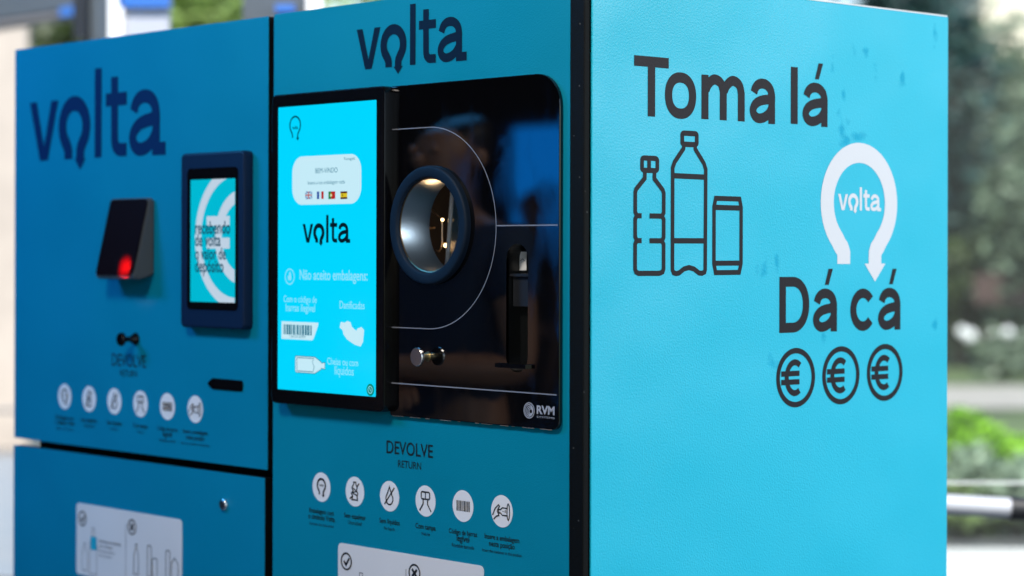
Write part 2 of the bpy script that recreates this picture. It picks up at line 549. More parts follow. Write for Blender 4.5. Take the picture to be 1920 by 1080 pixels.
# ------------------------------------------------------------------ the wordmark and the arrow emblem, in emblem units
def horseshoe(mb, fr, u, v, rad, wd, d, arrow=(.34, .376), sx=1.0, leg=1.43):
    # centre of the arc, centre-line radius, stroke width; an arrowhead closes the right leg
    pts = [(-.49, -1.43), (-.49, -1.10), (-.53, -.97), (-.61, -.85)]
    for k in range(0, 41):
        t = R(226 - k * (272 / 40))
        pts.append((math.cos(t), math.sin(t)))
    pts += [(.61, -.85), (.53, -.97), (.49, -1.10), (.49, -1.43)]
    pts = [(x, y if y > -.80 else -.80 + (y + .80) * (leg - .80) / .63) for x, y in pts]
    mb.stroke(fr, [(u + x * rad * sx, v + y * rad) for x, y in pts], wd, d)
    aw, ah = arrow
    mb.poly(fr, [(u + (.49 - aw) * rad * sx, v - (leg - .005) * rad), (u + .49 * rad * sx, v - (leg - .005 + ah) * rad), (u + (.49 + aw) * rad * sx, v - (leg - .005) * rad)], d + .00006)


def wordmark(mb, fr, u0, v0, wd, ht, d, bold=.03):
    # u0, v0: left end of the baseline; wd: full width; ht: height of the tall letter
    def U(x): return u0 + x * wd
    def V(y): return v0 + y * ht
    w = .0505 * wd
    letter(mb, fr, 'v', U(0), V(0), U(.226), V(.685), w, d)
    rad = .0905 * wd
    horseshoe(mb, fr, U(.347), V(.0) + 1.43 * rad, rad, .060 * wd, d + .00005, (.47, .50))
    letter(mb, fr, 'l', U(.499), V(0), U(.550), V(1), w, d)
    letter(mb, fr, 't', U(.580), V(0), U(.731), V(.885), w, d)
    letter(mb, fr, 'a', U(.747), V(-.01), U(1.0), V(.715), w * 1.03, d, foot=.040 * wd)


def sp(pts, fr, u, v, k):         # scaled point list
    return [(u + x * k, v + y * k) for x, y in pts]


# ------------------------------------------------------------------ decoration shared by both machines
CAPS = [(['Embalagens com', 'o símbolo Volta'], 'Container with Volta symbol', 1.0),
        (['Sem espalmar'], 'Uncrushed', .86),
        (['Sem líquidos'], 'No liquids', .78),
        (['Com tampa'], 'With lid', .74),
        (['Código de barras', 'legível'], 'Readable barcode', 1.0),
        (['Insere a embalagem', 'nesta posição'], 'Insert the container in this position', 1.18)]


def pictogram(i, root, fr, u, v, r):
    d = MB().disc(fr, u, v, r, .0004).build('pictogram', M_icon, root)
    b = MB(); e = .0008; w = r * .10
    P = lambda pts: sp(pts, fr, u, v, r)
    if i == 0:
        horseshoe(b, fr, u, v + r * .12, r * .44, r * .15, e, (.4, .4))
        b.line(fr, 'volta', u, v + r * .06, r * .5, e, .02)
    elif i == 1:
        b.stroke(fr, P([(-.12, .62), (-.12, .5), (-.3, .25), (-.18, .05), (-.36, -.15), (-.22, -.3), (-.3, -.55), (.3, -.55), (.25, -.3), (.34, -.1), (.16, .05), (.26, .28), (.12, .5), (.12, .62)]), w, e, True)
        b.stroke(fr, P([(-.2, .22), (.2, .05), (-.26, -.1), (.26, -.25)]), w, e + .00005)
        b.stroke(fr, P([(-.52, -.5), (-.2, -.3)]), w, e + .0001); b.stroke(fr, P([(.2, .3), (.48, .58)]), w, e + .0001)
    elif i == 2:
        pts = [(0, .62), (.12, .35)] + [(.36 * math.cos(R(a)), -.18 + .36 * math.sin(R(a))) for a in range(30, -211, -15)] + [(-.12, .35)]
        b.stroke(fr, P(pts), w, e, True)
        b.stroke(fr, P([(-.5, -.55), (.52, .6)]), w, e + .00005)
    elif i == 3:
        b.stroke(fr, sp(rrect(-.42, .12, .42, .58, .1, 3), fr, u, v, r), w, e, True)
        b.stroke(fr, P([(0, .12), (0, .58)]), w * .8, e + .00005)
        b.stroke(fr, P([(-.22, .12), (-.22, -.2), (-.58, -.65)]), w, e + .0001)
        b.stroke(fr, P([(.22, .12), (.22, -.2), (.58, -.65)]), w, e + .0001)
    elif i == 4:
        x = -.6
        for k, ww in enumerate((.1, .05, .12, .05, .08, .13, .05, .1, .06)):
            b.poly(fr, P([(x, -.33), (x + ww, -.33), (x + ww, .33), (x, .33)]), e)
            x += ww + .065
    else:
        b.stroke(fr, [(u + .6 * r + .12 * r * math.cos(t), v + .5 * r * math.sin(t)) for t in [2 * math.pi * k / 24 for k in range(24)]], w * .8, e, True)
        b.stroke(fr, P([(.55, .22), (.05, .22), (-.1, .1), (-.28, .1), (-.28, -.12), (-.1, -.12), (.05, -.24), (.55, -.24)]), w * .8, e + .00005)
        b.stroke(fr, P([(-.85, -.3), (-.62, .12), (-.3, .38), (-.2, .3), (-.42, .0)]), w * .8, e + .0001)
        b.stroke(fr, P([(-.42, 0), (-.25, -.28), (-.5, -.34), (-.75, -.55)]), w * .8, e + .00015)
        b.line(fr, '—3', u + .2 * r, v - .06 * r, r * .35, e, .02)
    b.build('symbol', M_ink, d)


def caption(i, root, fr, u, v, ink, small):
    lines, en, k = CAPS[i]
    b = MB(); unit = .0665
    top = v - .0405
    for j, t in enumerate(lines):
        wid = unit * (k if j == 0 else k * len(t) / len(lines[0]) * (1.02))
        b.line(fr, t, u, top - .0105 * j - .004, wid, .0005, .012, hscale=1.12)
    b.build('caption', ink, root)
    b = MB(); n = len(lines)
    b.line(fr, en, u, top - .0105 * n - .0035, {0: .066, 1: .036, 2: .0265, 3: .021, 4: .052, 5: .089}[i], .0005, .0, hscale=1.15)
    b.build('caption', small, root)


def bottle_outline(b, fr, u, v, h, wd, w, d):
    pts = [(-.16, 1), (-.16, .84), (-.5, .62), (-.5, 0), (.5, 0), (.5, .62), (.16, .84), (.16, 1)]
    b.stroke(fr, [(u + x * wd, v + y * h) for x, y in pts], w, d, True)


def placard(root, fr, u, vtop):
    W, H = .363, .137
    p = MB().slab(fr, [rrect(u, vtop - H, u + W, vtop, .009)], .0002, .0012).build('info_placard', M_placard, root)
    e = .0016
    U = lambda x: u + x * W
    V = lambda y: vtop - y * H
    b = MB(); x = .062
    b.ring(fr, U(x), V(.21), .0132, .003, e)
    b.stroke(fr, [(U(x) - .0065, V(.21) + .0005), (U(x) - .001, V(.21) - .006), (U(x) + .008, V(.21) + .006)], .004, e)
    b.build('tick_symbol', M_ink, p)
    b = MB(); x = .545
    b.ring(fr, U(x), V(.21), .0132, .003, e)
    b.stroke(fr, [(U(x) - .006, V(.21) - .006), (U(x) + .006, V(.21) + .006)], .0045, e)
    b.stroke(fr, [(U(x) - .006, V(.21) + .006), (U(x) + .006, V(.21) - .006)], .0045, e + .00005)
    b.build('cross_symbol', M_ink, p)
    b = MB(); bottle_outline(b, fr, U(.585), V(.84), .056, .016, .0018, e); b.build('glass_bottle_symbol', M_ink, p)
    for x0, x1, y1 in ((.69, .725, .42), (.735, .78, .58), (.86, .895, .44)):
        MB().stroke(fr, rrect(U(x0), V(.84), U(x1), V(y1), .003, 3), .0018, e, True).build('can_symbol', M_ink, p)
    MB().stroke(fr, [(U(.91), V(.84)), (U(.97), V(.84)), (U(.97), V(.6)), (U(.94), V(.52)), (U(.91), V(.6))], .0018, e, True).build('carton_symbol', M_ink, p)
    MB().stroke(fr, [(U(.487), V(.18)), (U(.487), V(.96))], .0012, e).build('divider_line', M_midink, p)
    b = MB(); bottle_outline(b, fr, U(.085), V(.93), .052, .019, .0014, e); b.build('bottle_symbol', M_midink, p)
    b = MB(); bottle_outline(b, fr, U(.17), V(.96), .088, .026, .0014, e); b.build('bottle_symbol', M_midink, p)
    b = MB()
    for k, (t, wd) in enumerate((('Embalagens de bebidas', .078), ('com o símbolo', .048), ('Beverage containers', .058), ('with the symbol', .045))):
        b.line(fr, t, U(.225), V(.50 + .065 * k), wd, e, .01 if k < 2 else 0, left=True)
    b.build('printed_lines', M_midink, p)
    for t, x, wd in (('Vidro', .585, .018), ('Sem símbolo', .735, .038), ('Outras', .91, .024)):
        MB().line(fr, t, U(x), V(.94), wd, e, .01).build('printed_caption', M_midink, p)
    MB().poly(fr, [(U(.145), V(.62)), (U(.205), V(.62)), (U(.205), V(.44)), (U(.145), V(.44))], e + .0002).build('bottle_label', M_cyan_ink, p)


def instructions(root, fr, uc, v, ink=M_ink, small=M_ink):
    # the six round pictograms with their captions
    dx = .45 / 5
    us = [uc + (i - 2.5) * dx for i in range(6)]
    for i, u in enumerate(us):
        pictogram(i, root, fr, u, v, .0245)
        caption(i, root, fr, u, v, ink, small)


# ================================================================== MACHINE with the touchscreen (near)
FR = Front(0.0)
mach = empty('bottle_return_machine', (-.38, .43, 0),
             'cyan bottle return machine with black glass panel, round intake and big bright touchscreen',
             'vending machine')
XL, XR, ZT = -.768, -.0025, 1.7565
GAPX = -.0335
# glass panel outline
gx0, gx1, gz0, gz1 = -.4415, -.0475, 1.0885, 1.6152
GL = rrect(gx0, gz0, gx1, gz1, [.004, .014, .05, .004], 8)
# front film panel with an opening behind glass and screen
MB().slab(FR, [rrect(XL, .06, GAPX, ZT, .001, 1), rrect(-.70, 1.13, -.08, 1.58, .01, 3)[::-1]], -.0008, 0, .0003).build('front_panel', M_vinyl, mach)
MB().slab(FR, [rrect(XL + .0006, .0606, GAPX - .0006, ZT - .0006, .001, 1), rrect(-.70, 1.13, -.08, 1.58, .01, 3)[::-1]], -.02, -.0009).build('door_body', M_cab, mach)
b = MB()
b.box((XL + .004, .0205, .04), (XL + .014, .86, ZT - .004))
b.box((XL + .0145, .85, .04), (-.005, .86, ZT - .004))
b.box((XL + .0145, .0205, ZT - .02), (-.005, .8495, ZT - .004))
b.box((XL + .0145, .0205, .02), (-.005, .8495, .05))
b.build('cabinet', M_cab, mach)
MB().box((GAPX + .0006, -.001, .05), (XR, .0105, ZT - .001), .002).build('corner_profile', M_black, mach)
sd = MB().box((-.0045, .0128, .05), (0, .868, 1.7566), .0016, 2).build('side_panel', M_side, mach)
MB().box((-.0042, .016, 1.7567), (-.0006, .866, 1.7592)).build('lit_edge_strip', M_edge, sd)  # white strip paints the sky-lit top edge of the cyan panel

# --- top wordmark: normalised to the measured letters
def place_wordmark(px_l, px_r, cx_l, y_top, y_bot, fr):
    u0 = fr.px(px_l, y_bot)[0]; u1 = fr.px(px_r, y_bot)[0]
    v1 = fr.px(cx_l, y_top)[1]; v0 = fr.px(cx_l, y_bot)[1]
    return u0, v0, u1 - u0, v1 - v0


b = MB()
wordmark(b, FR, *place_wordmark(669, 875.3, 777, 7, 121.5, FR), .0005, .025)
b.build('wordmark', M_navy, mach)

# --- touchscreen
TS = Front(-.024)
t0 = TS.px(509, 176); t1 = TS.px(721, 163); t2 = TS.px(721, 772); t3 = TS.px(509, 757)
tu0, tu1, tv0, tv1 = t0[0], t1[0], (t2[1] + t3[1]) / 2, (t0[1] + t1[1]) / 2
bez = MB().slab(TS, [rrect(tu0, tv0, tu1, tv1, .012, 6)], -.0225, 0, .0025).build('touchscreen', M_bezel, mach, smooth=True)
DS = Front(-.0246)
s0 = DS.px(522, 200.8); s1 = DS.px(705.8, 188.3); s2 = DS.px(703.7, 744.6); s3 = DS.px(520.8, 729)
du0, du1, dv0, dv1 = (s0[0] + s3[0]) / 2, (s1[0] + s2[0]) / 2, (s2[1] + s3[1]) / 2, (s0[1] + s1[1]) / 2
MB().slab(TS, [rrect(du0, dv0, du1, dv1, .001, 1)], .0001, .0006).build('display', M_disp, bez)


def D(px, py): return DS.px(px, py)


e = .0003
b = MB()
c = D(553.6, 240); rr = (D(564.2, 240)[0] - D(543, 240)[0]) / 2 * .93
horseshoe(b, DS, c[0], D(553.6, 235)[1], rr, rr * .2, e, (.3, .35))
b.line(DS, 'volta', c[0], D(553.6, 242)[1], rr * 1.1, e, .02)
b.build('display_emblem', M_dink, bez); b = MB()
wordmark(b, DS, *place_wordmark(567.6, 657, 615, 403, 455, DS), e, .012)
b.build('display_wordmark', M_dink, bez)
wu0, wu1 = D(548.3, 335)[0], D(677.8, 335)[0]
MB().poly(DS, rrect(wu0, D(613, 383)[1], wu1, D(613, 291)[1], .027, 8), e).build('welcome_card', M_dwhite, bez)
b = MB(); e2 = .0006
def fit(b, fr, body, x0, x1, y, d, bold=0.0, hs=1.0):
    u0 = fr.px(x0, y)[0]; u1 = fr.px(x1, y)[0]
    b.line(fr, body, u0, fr.px((x0 + x1) / 2, y)[1], u1 - u0, d, bold, True, hs)
fit(b, DS, 'BEM-VINDO', 591.9, 633.3, 324, e2, .0, 1.05)
b.build('welcome_lettering', M_dteal, bez); b = MB()
fit(b, DS, 'Português', 646, 666, 300, e2)
b.build('welcome_lettering', M_dteal, bez); b = MB()
fit(b, DS, 'Insere a tua embalagem vazia', 577.6, 647.3, 345, e2)
b.build('welcome_lettering', M_dteal, bez)
fw = D(585.6, 366)[0] - D(573.2, 366)[0]; fh = .0125
def flagbase(px): c = D(px, 366); return c[0] - fw / 2, c[1] - fh / 2
def frect(b, u, v, x0, y0, x1, y1, d): b.poly(DS, [(u + x0 * fw, v + y0 * fh), (u + x1 * fw, v + y0 * fh), (u + x1 * fw, v + y1 * fh), (u + x0 * fw, v + y1 * fh)], d)
us = [flagbase(x) for x in (579.4, 601, 622.7, 645.2)]
u, v = us[0]
b = MB().use(M_blue); frect(b, u, v, 0, 0, 1, 1, e2)
b.use(M_dwhite); frect(b, u, v, 0, .36, 1, .64, .0007); frect(b, u, v, .38, 0, .62, 1, .00075)
b.stroke(DS, [(u + .04 * fw, v + .04 * fh), (u + .96 * fw, v + .96 * fh)], .0018, .0008)
b.stroke(DS, [(u + .04 * fw, v + .96 * fh), (u + .96 * fw, v + .04 * fh)], .0018, .00085)
b.use(M_red); frect(b, u, v, 0, .42, 1, .58, .0009); frect(b, u, v, .43, 0, .57, 1, .00095)
b.build('language_flag', None, bez)
b = MB().use(M_blue); frect(b, *us[1], 0, 0, .34, 1, e2); b.use(M_dwhite); frect(b, *us[1], .34, 0, .66, 1, e2); b.use(M_red); frect(b, *us[1], .66, 0, 1, 1, e2)
b.build('language_flag', None, bez)
b = MB().use(M_green); frect(b, *us[2], 0, 0, .4, 1, e2); b.use(M_red); frect(b, *us[2], .4, 0, 1, 1, e2); b.use(M_yellow); b.disc(DS, us[2][0] + .4 * fw, us[2][1] + .5 * fh, fh * .22, .0008, 16)
b.use(M_dwhite); b.disc(DS, us[2][0] + .4 * fw, us[2][1] + .5 * fh, fh * .12, .0009, 12)
b.build('language_flag', None, bez)
b = MB().use(M_yellow); frect(b, *us[3], 0, .25, 1, .75, e2); b.use(M_maroon); frect(b, *us[3], 0, 0, 1, .25, e2); frect(b, *us[3], 0, .75, 1, 1, e2); b.disc(DS, us[3][0] + .32 * fw, us[3][1] + .5 * fh, fh * .12, .0008, 12)
b.build('language_flag', None, bez)
b = MB()
fit(b, DS, 'Não aceito embalagens:', 562, 689.4, 525, e, .012, 1.25)
b.build('notice_lettering', M_dpale, bez); b = MB()
fit(b, DS, 'Com o código de', 532, 594, 567, e, .008, 1.2)
fit(b, DS, 'barras ilegível', 536, 590.7, 584, e, .008, 1.2)
b.build('notice_lettering', M_dpale, bez); b = MB()
fit(b, DS, 'Danificadas', 637, 684, 579, e, .008, 1.2)
b.build('notice_lettering', M_dpale, bez); b = MB()
fit(b, DS, 'Cheias ou com', 613.7, 671.7, 685, e, .008, 1.2)
fit(b, DS, 'líquidos', 627.7, 663.5, 703, e, .008, 1.2)
b.build('notice_lettering', M_dpale, bez)
b = MB()
c = D(543.4, 518.7)
b.ring(DS, c[0], c[1], .0125, .0022, e)
b.poly(DS, [(c[0] + x * .001, c[1] + y * .001) for x, y in ((-4, -6), (4, -6), (5, -1), (4, 1), (3.4, 6), (2.2, 6.4), (1.8, 8), (.4, 8.2), (-.3, 7.4), (-1.8, 7), (-2, 1), (-4.8, 2), (-5.6, .8))], e)
b.build('hand_symbol', M_dpale, bez); b = MB()
# barcode label, crushed bottle, lying bottle
u0, u1 = D(528, 620)[0], D(597, 620)[0]; v0, v1 = D(562, 637)[1], D(562, 603.6)[1]
b.poly(DS, [(u0, v0), (u1 - .016, v0), (u1 - .012, v0 + .004), (u1, v1 - .004), (u1, v1), (u0, v1)], e)
b.build('barcode_symbol', M_dwhite, bez); b = MB()
c0 = D(637, 625); k = D(683, 625)[0] - c0[0]; vt, vb = D(660, 602)[1], D(660, 649)[1]
pl = [(0, .72), (.05, .95), (.2, .92), (.32, 1), (.45, .95), (.5, .78), (.68, .62), (.74, .72), (.9, .78), (1, .66), (.96, .2), (.86, 0), (.62, .06), (.3, .26), (.16, .45), (.12, .62)]
b.poly(DS, [(c0[0] + x * k, vb + y * (vt - vb)) for x, y in pl], e)
b.build('crushed_bottle_symbol', M_dwhite, bez); b = MB()
c0 = D(554, 685); k = D(610, 685)[0] - c0[0]; vt, vb = D(582, 668.7)[1], D(582, 700)[1]
pl = [(0, .08), (.03, 0), (.66, 0), (.86, .26), (.88, .34), (.99, .3), (1, .7), (.88, .66), (.86, .74), (.66, 1), (.03, 1), (0, .92)]
bl = [(c0[0] + x * k, vb + y * (vt - vb)) for x, y in pl]
b.poly(DS, bl, e)
b.build('full_bottle_symbol', M_dwhite, bez)
b = MB()
b.stroke(DS, bl, .0012, e2, True)
b.stroke(DS, [(c0[0] + x * k, vb + y * (vt - vb)) for x, y in ((.06, .1), (.6, .1), (.64, .4), (.58, .7), (.62, .9), (.06, .9))], .0012, e2, True)
b.build('full_bottle_outline', M_dteal, bez); b = MB()
x = u0 + .006
random.seed(3)
while x < u1 - .02:
    ww = random.choice((.0015, .003, .005)); b.poly(DS, [(x, v0 + .008), (x + ww, v0 + .008), (x + ww, v1 - .005), (x, v1 - .005)], e2); x += ww + random.choice((.0015, .0025))
b.line(DS, '5 601234 567890', (u0 + u1) / 2 - .006, v0 + .003, .045, e2)
b.build('barcode_bars', M_dteal, bez)
c = D(694.6, 731)
gd = MB().disc(DS, c[0], c[1], .0098, e).build('round_badge', mat('badge_green', (.0, .33, .25), .2, emis=.7), bez)
b = MB(); b.ring(DS, c[0], c[1], .0055, .0012, e2); b.stroke(DS, [(c[0] - .002, c[1] + .003), (c[0], c[1]), (c[0] + .003, c[1] - .002)], .0012, e2)
b.build('badge_ring', M_dpale, bez)

# --- black glass panel with intake, knob and scanner slot
GF = Front(-.0075)
# intake centre and radii
IR = Front(-.018)
ic = ((Fp(729, 422, -.018)[0] + Fp(873.5, 422, -.018)[0]) / 2, (IR.px(806, 310)[1] + IR.px(806, 534)[1]) / 2)
ro = (IR.px(806, 310)[1] - IR.px(806, 534)[1]) / 2
ri = ro * .80
hole = circ(ic[0], ic[1], ro - .006, 56)[::-1]
su0, su1 = GF.px(948, 580)[0], GF.px(991, 580)[0]
sv1, sv0 = GF.px(970, 455)[1], GF.px(970, 700)[1]
srad = (su1 - su0) / 2 * .98
slot = rrect(su0, sv0, su1, sv1, srad, 8)
gls = MB().slab(GF, [GL, hole, slot[::-1]], -.006, 0, .0014).build('glass_panel', M_glass, mach)
b = MB(); dl = .0003
ag = (GF.px(815, 238)[1], GF.px(815, 617)[1]); av = (ag[0] + ag[1]) / 2; ar = (ag[0] - ag[1]) / 2
axr = GF.px(930.5, 424)[0]
pts = [(gx0 + .003, ag[0])] + [(axr - ar + ar * math.cos(R(a)), av + ar * math.sin(R(a))) for a in range(90, -91, -4)] + [(gx0 + .003, ag[1])]
b.stroke(GF, pts, .0014, dl)
hv = GF.px(990, 422.5)[1]
b.stroke(GF, [(axr + .001, hv), (gx1 - .003, hv)], .0018, dl)
lv = GF.px(900, 730)[1]
b.stroke(GF, [(gx0 + .003, lv), (gx1 - .005, lv)], .0019, dl)
b.build('seam_line', M_seam, gls)
random.seed(12)
x = gx0 + .006
while x < gx1 - .03:
    ww = random.uniform(.004, .035)
    if random.random() < .8:
        MB().box((x, -.0066 + random.uniform(-.0004, .0004), gz0 - .0006), (x + ww, -.0048, gz0 + .0004)).build('worn_edge', M_wear, gls)
    x += ww + random.uniform(.001, .02)
# maker's emblem and lettering
b = MB()
c = GF.px(992.3, 769.5); er = (GF.px(992, 754.5)[1] - GF.px(992, 785)[1]) / 2
b.ring(GF, c[0], c[1], er * .93, er * .12, dl)
for k, q in enumerate((.72, .56, .42, .29)):
    b.ring(GF, c[0] + (.72 - q) * er * .75, c[1] - (.72 - q) * er * .2, er * q, er * .10, dl + .00005 * (k + 1), 40)
b.text(GF, 'RVM', *GF.px(1006.5, 776), GF.px(1040, 778)[0], GF.px(1023, 761)[1], dl, .035)
b.text(GF, 'SYSTEMS', GF.px(1006.5, 784)[0], GF.px(1023, 784.5)[1], GF.px(1040, 784)[0], GF.px(1023, 781)[1], dl, .0)
b.build('maker_emblem', M_emblem, gls)
# intake ring + tube + chamber
O = (ic[0], 0, ic[1]); AX = (0, -1, 0)
ring = MB().revolve([(ro, .004), (ro, .013), (ro - .0006, .0165), (ro - .002, .0177), (ro - .004, .018), (ri + .003, .018), (ri + .001, .0172), (ri, .0155), (ri, .004), (ri + .004, .004)], O, AX, 96).build('intake_ring', M_ring, mach, smooth=True)
MB().revolve([(ri - .0005, .0115), (ri - .0005, -.050), (ri + .002, -.052), (ri + .002, .0110)], O, AX, 96).build('intake_tube', M_steel, ring, smooth=True)
b = MB()
b.revolve([(ri - .0006, .0118), (ri - .002, .0114), (ri - .002, .0097), (ri - .0006, .0094)], O, AX, 96)
b.build('tube_lip', mat('tube_lip_brass', (.35, .24, .15), .3, metal=1), ring, smooth=True)
b = MB()
cx, cz = ic
q = .16
b.box((cx - .30, .055, cz - q), (cx - .295, .40, cz + q))
b.box((cx + q - .005, .055, cz - q), (cx + q, .40, cz + q))
b.box((cx - .2945, .395, cz - q), (cx + q - .0055, .40, cz + q))
b.box((cx - .2945, .055, cz - q), (cx + q - .0055, .3945, cz - q + .005))
b.box((cx - .2945, .055, cz + q - .005), (cx + q - .0055, .3945, cz + q))
b.build('sorting_chamber', M_warmwall, mach)
def C3(px, py, y):
    x, z = Fp(px, py, y); return Vector((x, y, z))
b = MB()
p, q2 = C3(850, 365, .11), C3(836, 500, .11)
b.tube([p + Vector((0, 0, .03)), q2 - Vector((0, 0, .02))], .0035, 8)
b.build('sensor_strip', M_strip, mach)
b = MB(); yb = .135
a0, a1, a2 = C3(853, 365, .115), C3(839, 500, .115), C3(900, 500, .07)
b.bm.faces.new([b.bm.verts.new(v) for v in (a0 + Vector((.002, 0, .04)), a1 + Vector((.002, 0, -.03)), a2 + Vector((0, 0, -.03)), C3(900, 365, .07) + Vector((0, 0, .04)))])
bmesh.ops.solidify(b.bm, geom=b.bm.faces[:], thickness=.002)
b.build('guide_plate', M_bluepanel, mach)
b = MB()
hp = [C3(798, 427, .115), C3(815, 427, .115)]
b.tube(hp, .0016, 8)
pts = [C3(829, 412, .115), C3(829, 455, .115), C3(827, 466, .115), C3(823, 471, .115), C3(818, 470, .115)]
b.tube(pts, .0014, 8); b.tube([C3(806, 391, .118), C3(829, 411, .115)], .001, 8)
b.build('sensor_wire', mat('copper_wire', (.75, .55, .38), .35, metal=.8), mach)
for px, py, r in ((829.5, 412, .0026), (835.5, 460, .0034)):
    b = MB(); bmesh.ops.create_uvsphere(b.bm, u_segments=12, v_segments=8, radius=r, matrix=Matrix.Translation(C3(px, py, .112)))
    b.build('sensor_lamp', M_warm, mach, smooth=True)
l = bpy.data.lights.new('chamber_warm_lamp', 'POINT'); l.energy = .10; l.color = (1, .6, .28); l.shadow_soft_size = .01
o_ = bpy.data.objects.new('chamber_warm_lamp', l); col.objects.link(o_); o_.location = C3(836, 462, .135)
area('chamber_lamp', (cx + .12, .10, cz + .06), (cx - .07, .0, cz - .05), .05, .03, .10, (.80, .92, 1))
# scanner slot
b = MB()
lo = [b.bm.verts.new(GF.P(u, v, -.001)) for u, v in slot]; hi = [b.bm.verts.new(GF.P(u, v, -.030)) for u, v in slot]
n = len(slot)
for i in range(n): b.bm.faces.new((lo[i], lo[(i + 1) % n], hi[(i + 1) % n], hi[i]))
b.bm.faces.new(hi)
sl_ = b.build('scanner_slot', mat('slot_black', (.004, .0045, .005), .3, spec=.4), mach)
SB = Front(.022)
x0 = SB.px(962, 490)[0]; x1 = SB.px(988, 490)[0]; zt = SB.px(975, 472)[1]; zb = SB.px(975, 507)[1]
lb = MB().slab(SB, [rrect(x0, zb, x1, zt, .001, 2)], .0005, .0012).build('slot_label', mat('label_white', (.72, .72, .72), .4), sl_)
b = MB()
w_ = x1 - x0; h_ = zt - zb
b.poly(SB, [(x0, zb), (x0 + .4 * w_, zb), (x0 + .4 * w_, zb + .3 * h_), (x0 + .3 * w_, zb + .36 * h_), (x0, zb + .36 * h_)], .0015)
b.poly(SB, [(x0, zt), (x0 + .38 * w_, zt), (x0 + .38 * w_, zt - .22 * h_), (x0 + .28 * w_, zt - .32 * h_), (x0, zt - .32 * h_)], .0015)
b.stroke(SB, [(x0 + .55 * w_, zb + .5 * h_), (x0 + .75 * w_, zb + .62 * h_), (x0 + .9 * w_, zb + .5 * h_)], .0012, .0015)
b.build('printed_mark', mat('label_grey', (.22, .22, .23), .5), mach).name = 'label_print'
b = MB()
zz = GF.px(970, 516)[1]
b.box((su0 + .001, .000, zz - .002), (su1 - .001, .0225, zz + .002))
zz2 = GF.px(970, 575)[1]
b.box((su0 + .002, .006, zz2), (su1 - .002, .0225, zz - .0025))
b.build('slot_step', mat('slot_grey', (.012, .013, .016), .4), sl_)
zz = GF.px(966, 686)[1]
b = MB()
pts = [(GF.px(932, 686)[0], -.004), (su1 + .008, -.004), (su1 + .004, -.013), (su0 + .002, -.017), (GF.px(936, 686)[0], -.012)]
vt_ = [b.bm.verts.new((x, y - .0045, zz + .003)) for x, y in pts]; vb_ = [b.bm.verts.new((x, y - .0045, zz - .003)) for x, y in pts]
b.bm.faces.new(vt_); b.bm.faces.new(vb_[::-1])
for i in range(5): b.bm.faces.new((vt_[i], vt_[(i + 1) % 5], vb_[(i + 1) % 5], vb_[i]))
b.build('slot_ledge', M_bezel, sl_)
# knob standing off the glass
KF = Front(-.031)
kc = KF.px(780.5, 669.5); kr = (KF.px(780, 652)[1] - KF.px(780, 687)[1]) / 2
kb = MB().revolve([(0.0001, .0315), (kr - .001, .0315), (kr, .0305), (kr, .0265), (kr - .001, .0255), (.004, .0255)], (kc[0], 0, kc[1]), AX, 48).build('knob', M_knob, mach, smooth=True)
MB().revolve([(.0055, .0255), (.0055, .0085), (.008, .0082), (.008, .0076)], (kc[0], 0, kc[1]), AX, 32).build('knob_shaft', mat('brass_shaft', (.5, .42, .25), .3, metal=1), kb, smooth=True)

# --- DEVOLVE / RETURN and pictograms
b = MB()
b.text(FR, 'DEVOLVE', FR.px(725, 854)[0], FR.px(768, 854.5)[1], FR.px(812, 854)[0], FR.px(768, 829.5)[1], .0005, .008)
b.text(FR, 'RETURN', FR.px(746.5, 879)[0], FR.px(768, 878.5)[1], FR.px(790, 879)[0], FR.px(768, 865)[1], .0005, .004)
b.build('front_lettering', M_ink, mach)
iu = (FR.px(603.5, 912)[0] + FR.px(941, 961)[0]) / 2
iv = FR.px(765, 935)[1]
instructions(mach, FR, iu, iv)
pu, pv = FR.px(635, 1017)
placard(mach, FR, pu, pv)

# --- side graphics
SF = Side(0.0)
ds = .0004
def side_word(items):
    b = MB()
    for ch, x0, x1, ytop, ybot, xt in items:
        cx = (x0 + x1) / 2
        v0, v1 = SF.px(cx, ybot)[1], SF.px(cx, ytop)[1]
        letter(b, SF, ch, SF.px(x0, 400)[0], v0, SF.px(x1, 400)[0], v1, .0158, ds, xh=(SF.px(cx, xt)[1] - v0) if xt else None)
    b.build('slogan_lettering', M_grey_print, mach)
side_word([('T', 1188, 1253, 106, 218.5, 0), ('o', 1246, 1304.5, 135.5, 223, 0), ('m', 1314.5, 1395.5, 140.5, 225.5, 0), ('a', 1405, 1452.5, 147.3, 231.5, 0)])
side_word([('l', 1482, 1495, 125.5, 232.5, 0), ('á', 1504, 1551, 118, 237, 155)])
side_word([('D', 1461.5, 1517.5, 519, 623.5, 0), ('á', 1524.5, 1569.5, 504, 622, 541)])
side_word([('c', 1594.5, 1640.5, 541, 620.5, 0), ('á', 1646.5, 1688.5, 504, 618.5, 539.5)])


def Z1(x, y, cx):                 # point of the bottle sketch: sketch pixel -> side plane
    return SF.px(1150 + x / 3.483, 400)[0], SF.px(1150 + cx / 3.483, 230 + y / 3.483)[1]


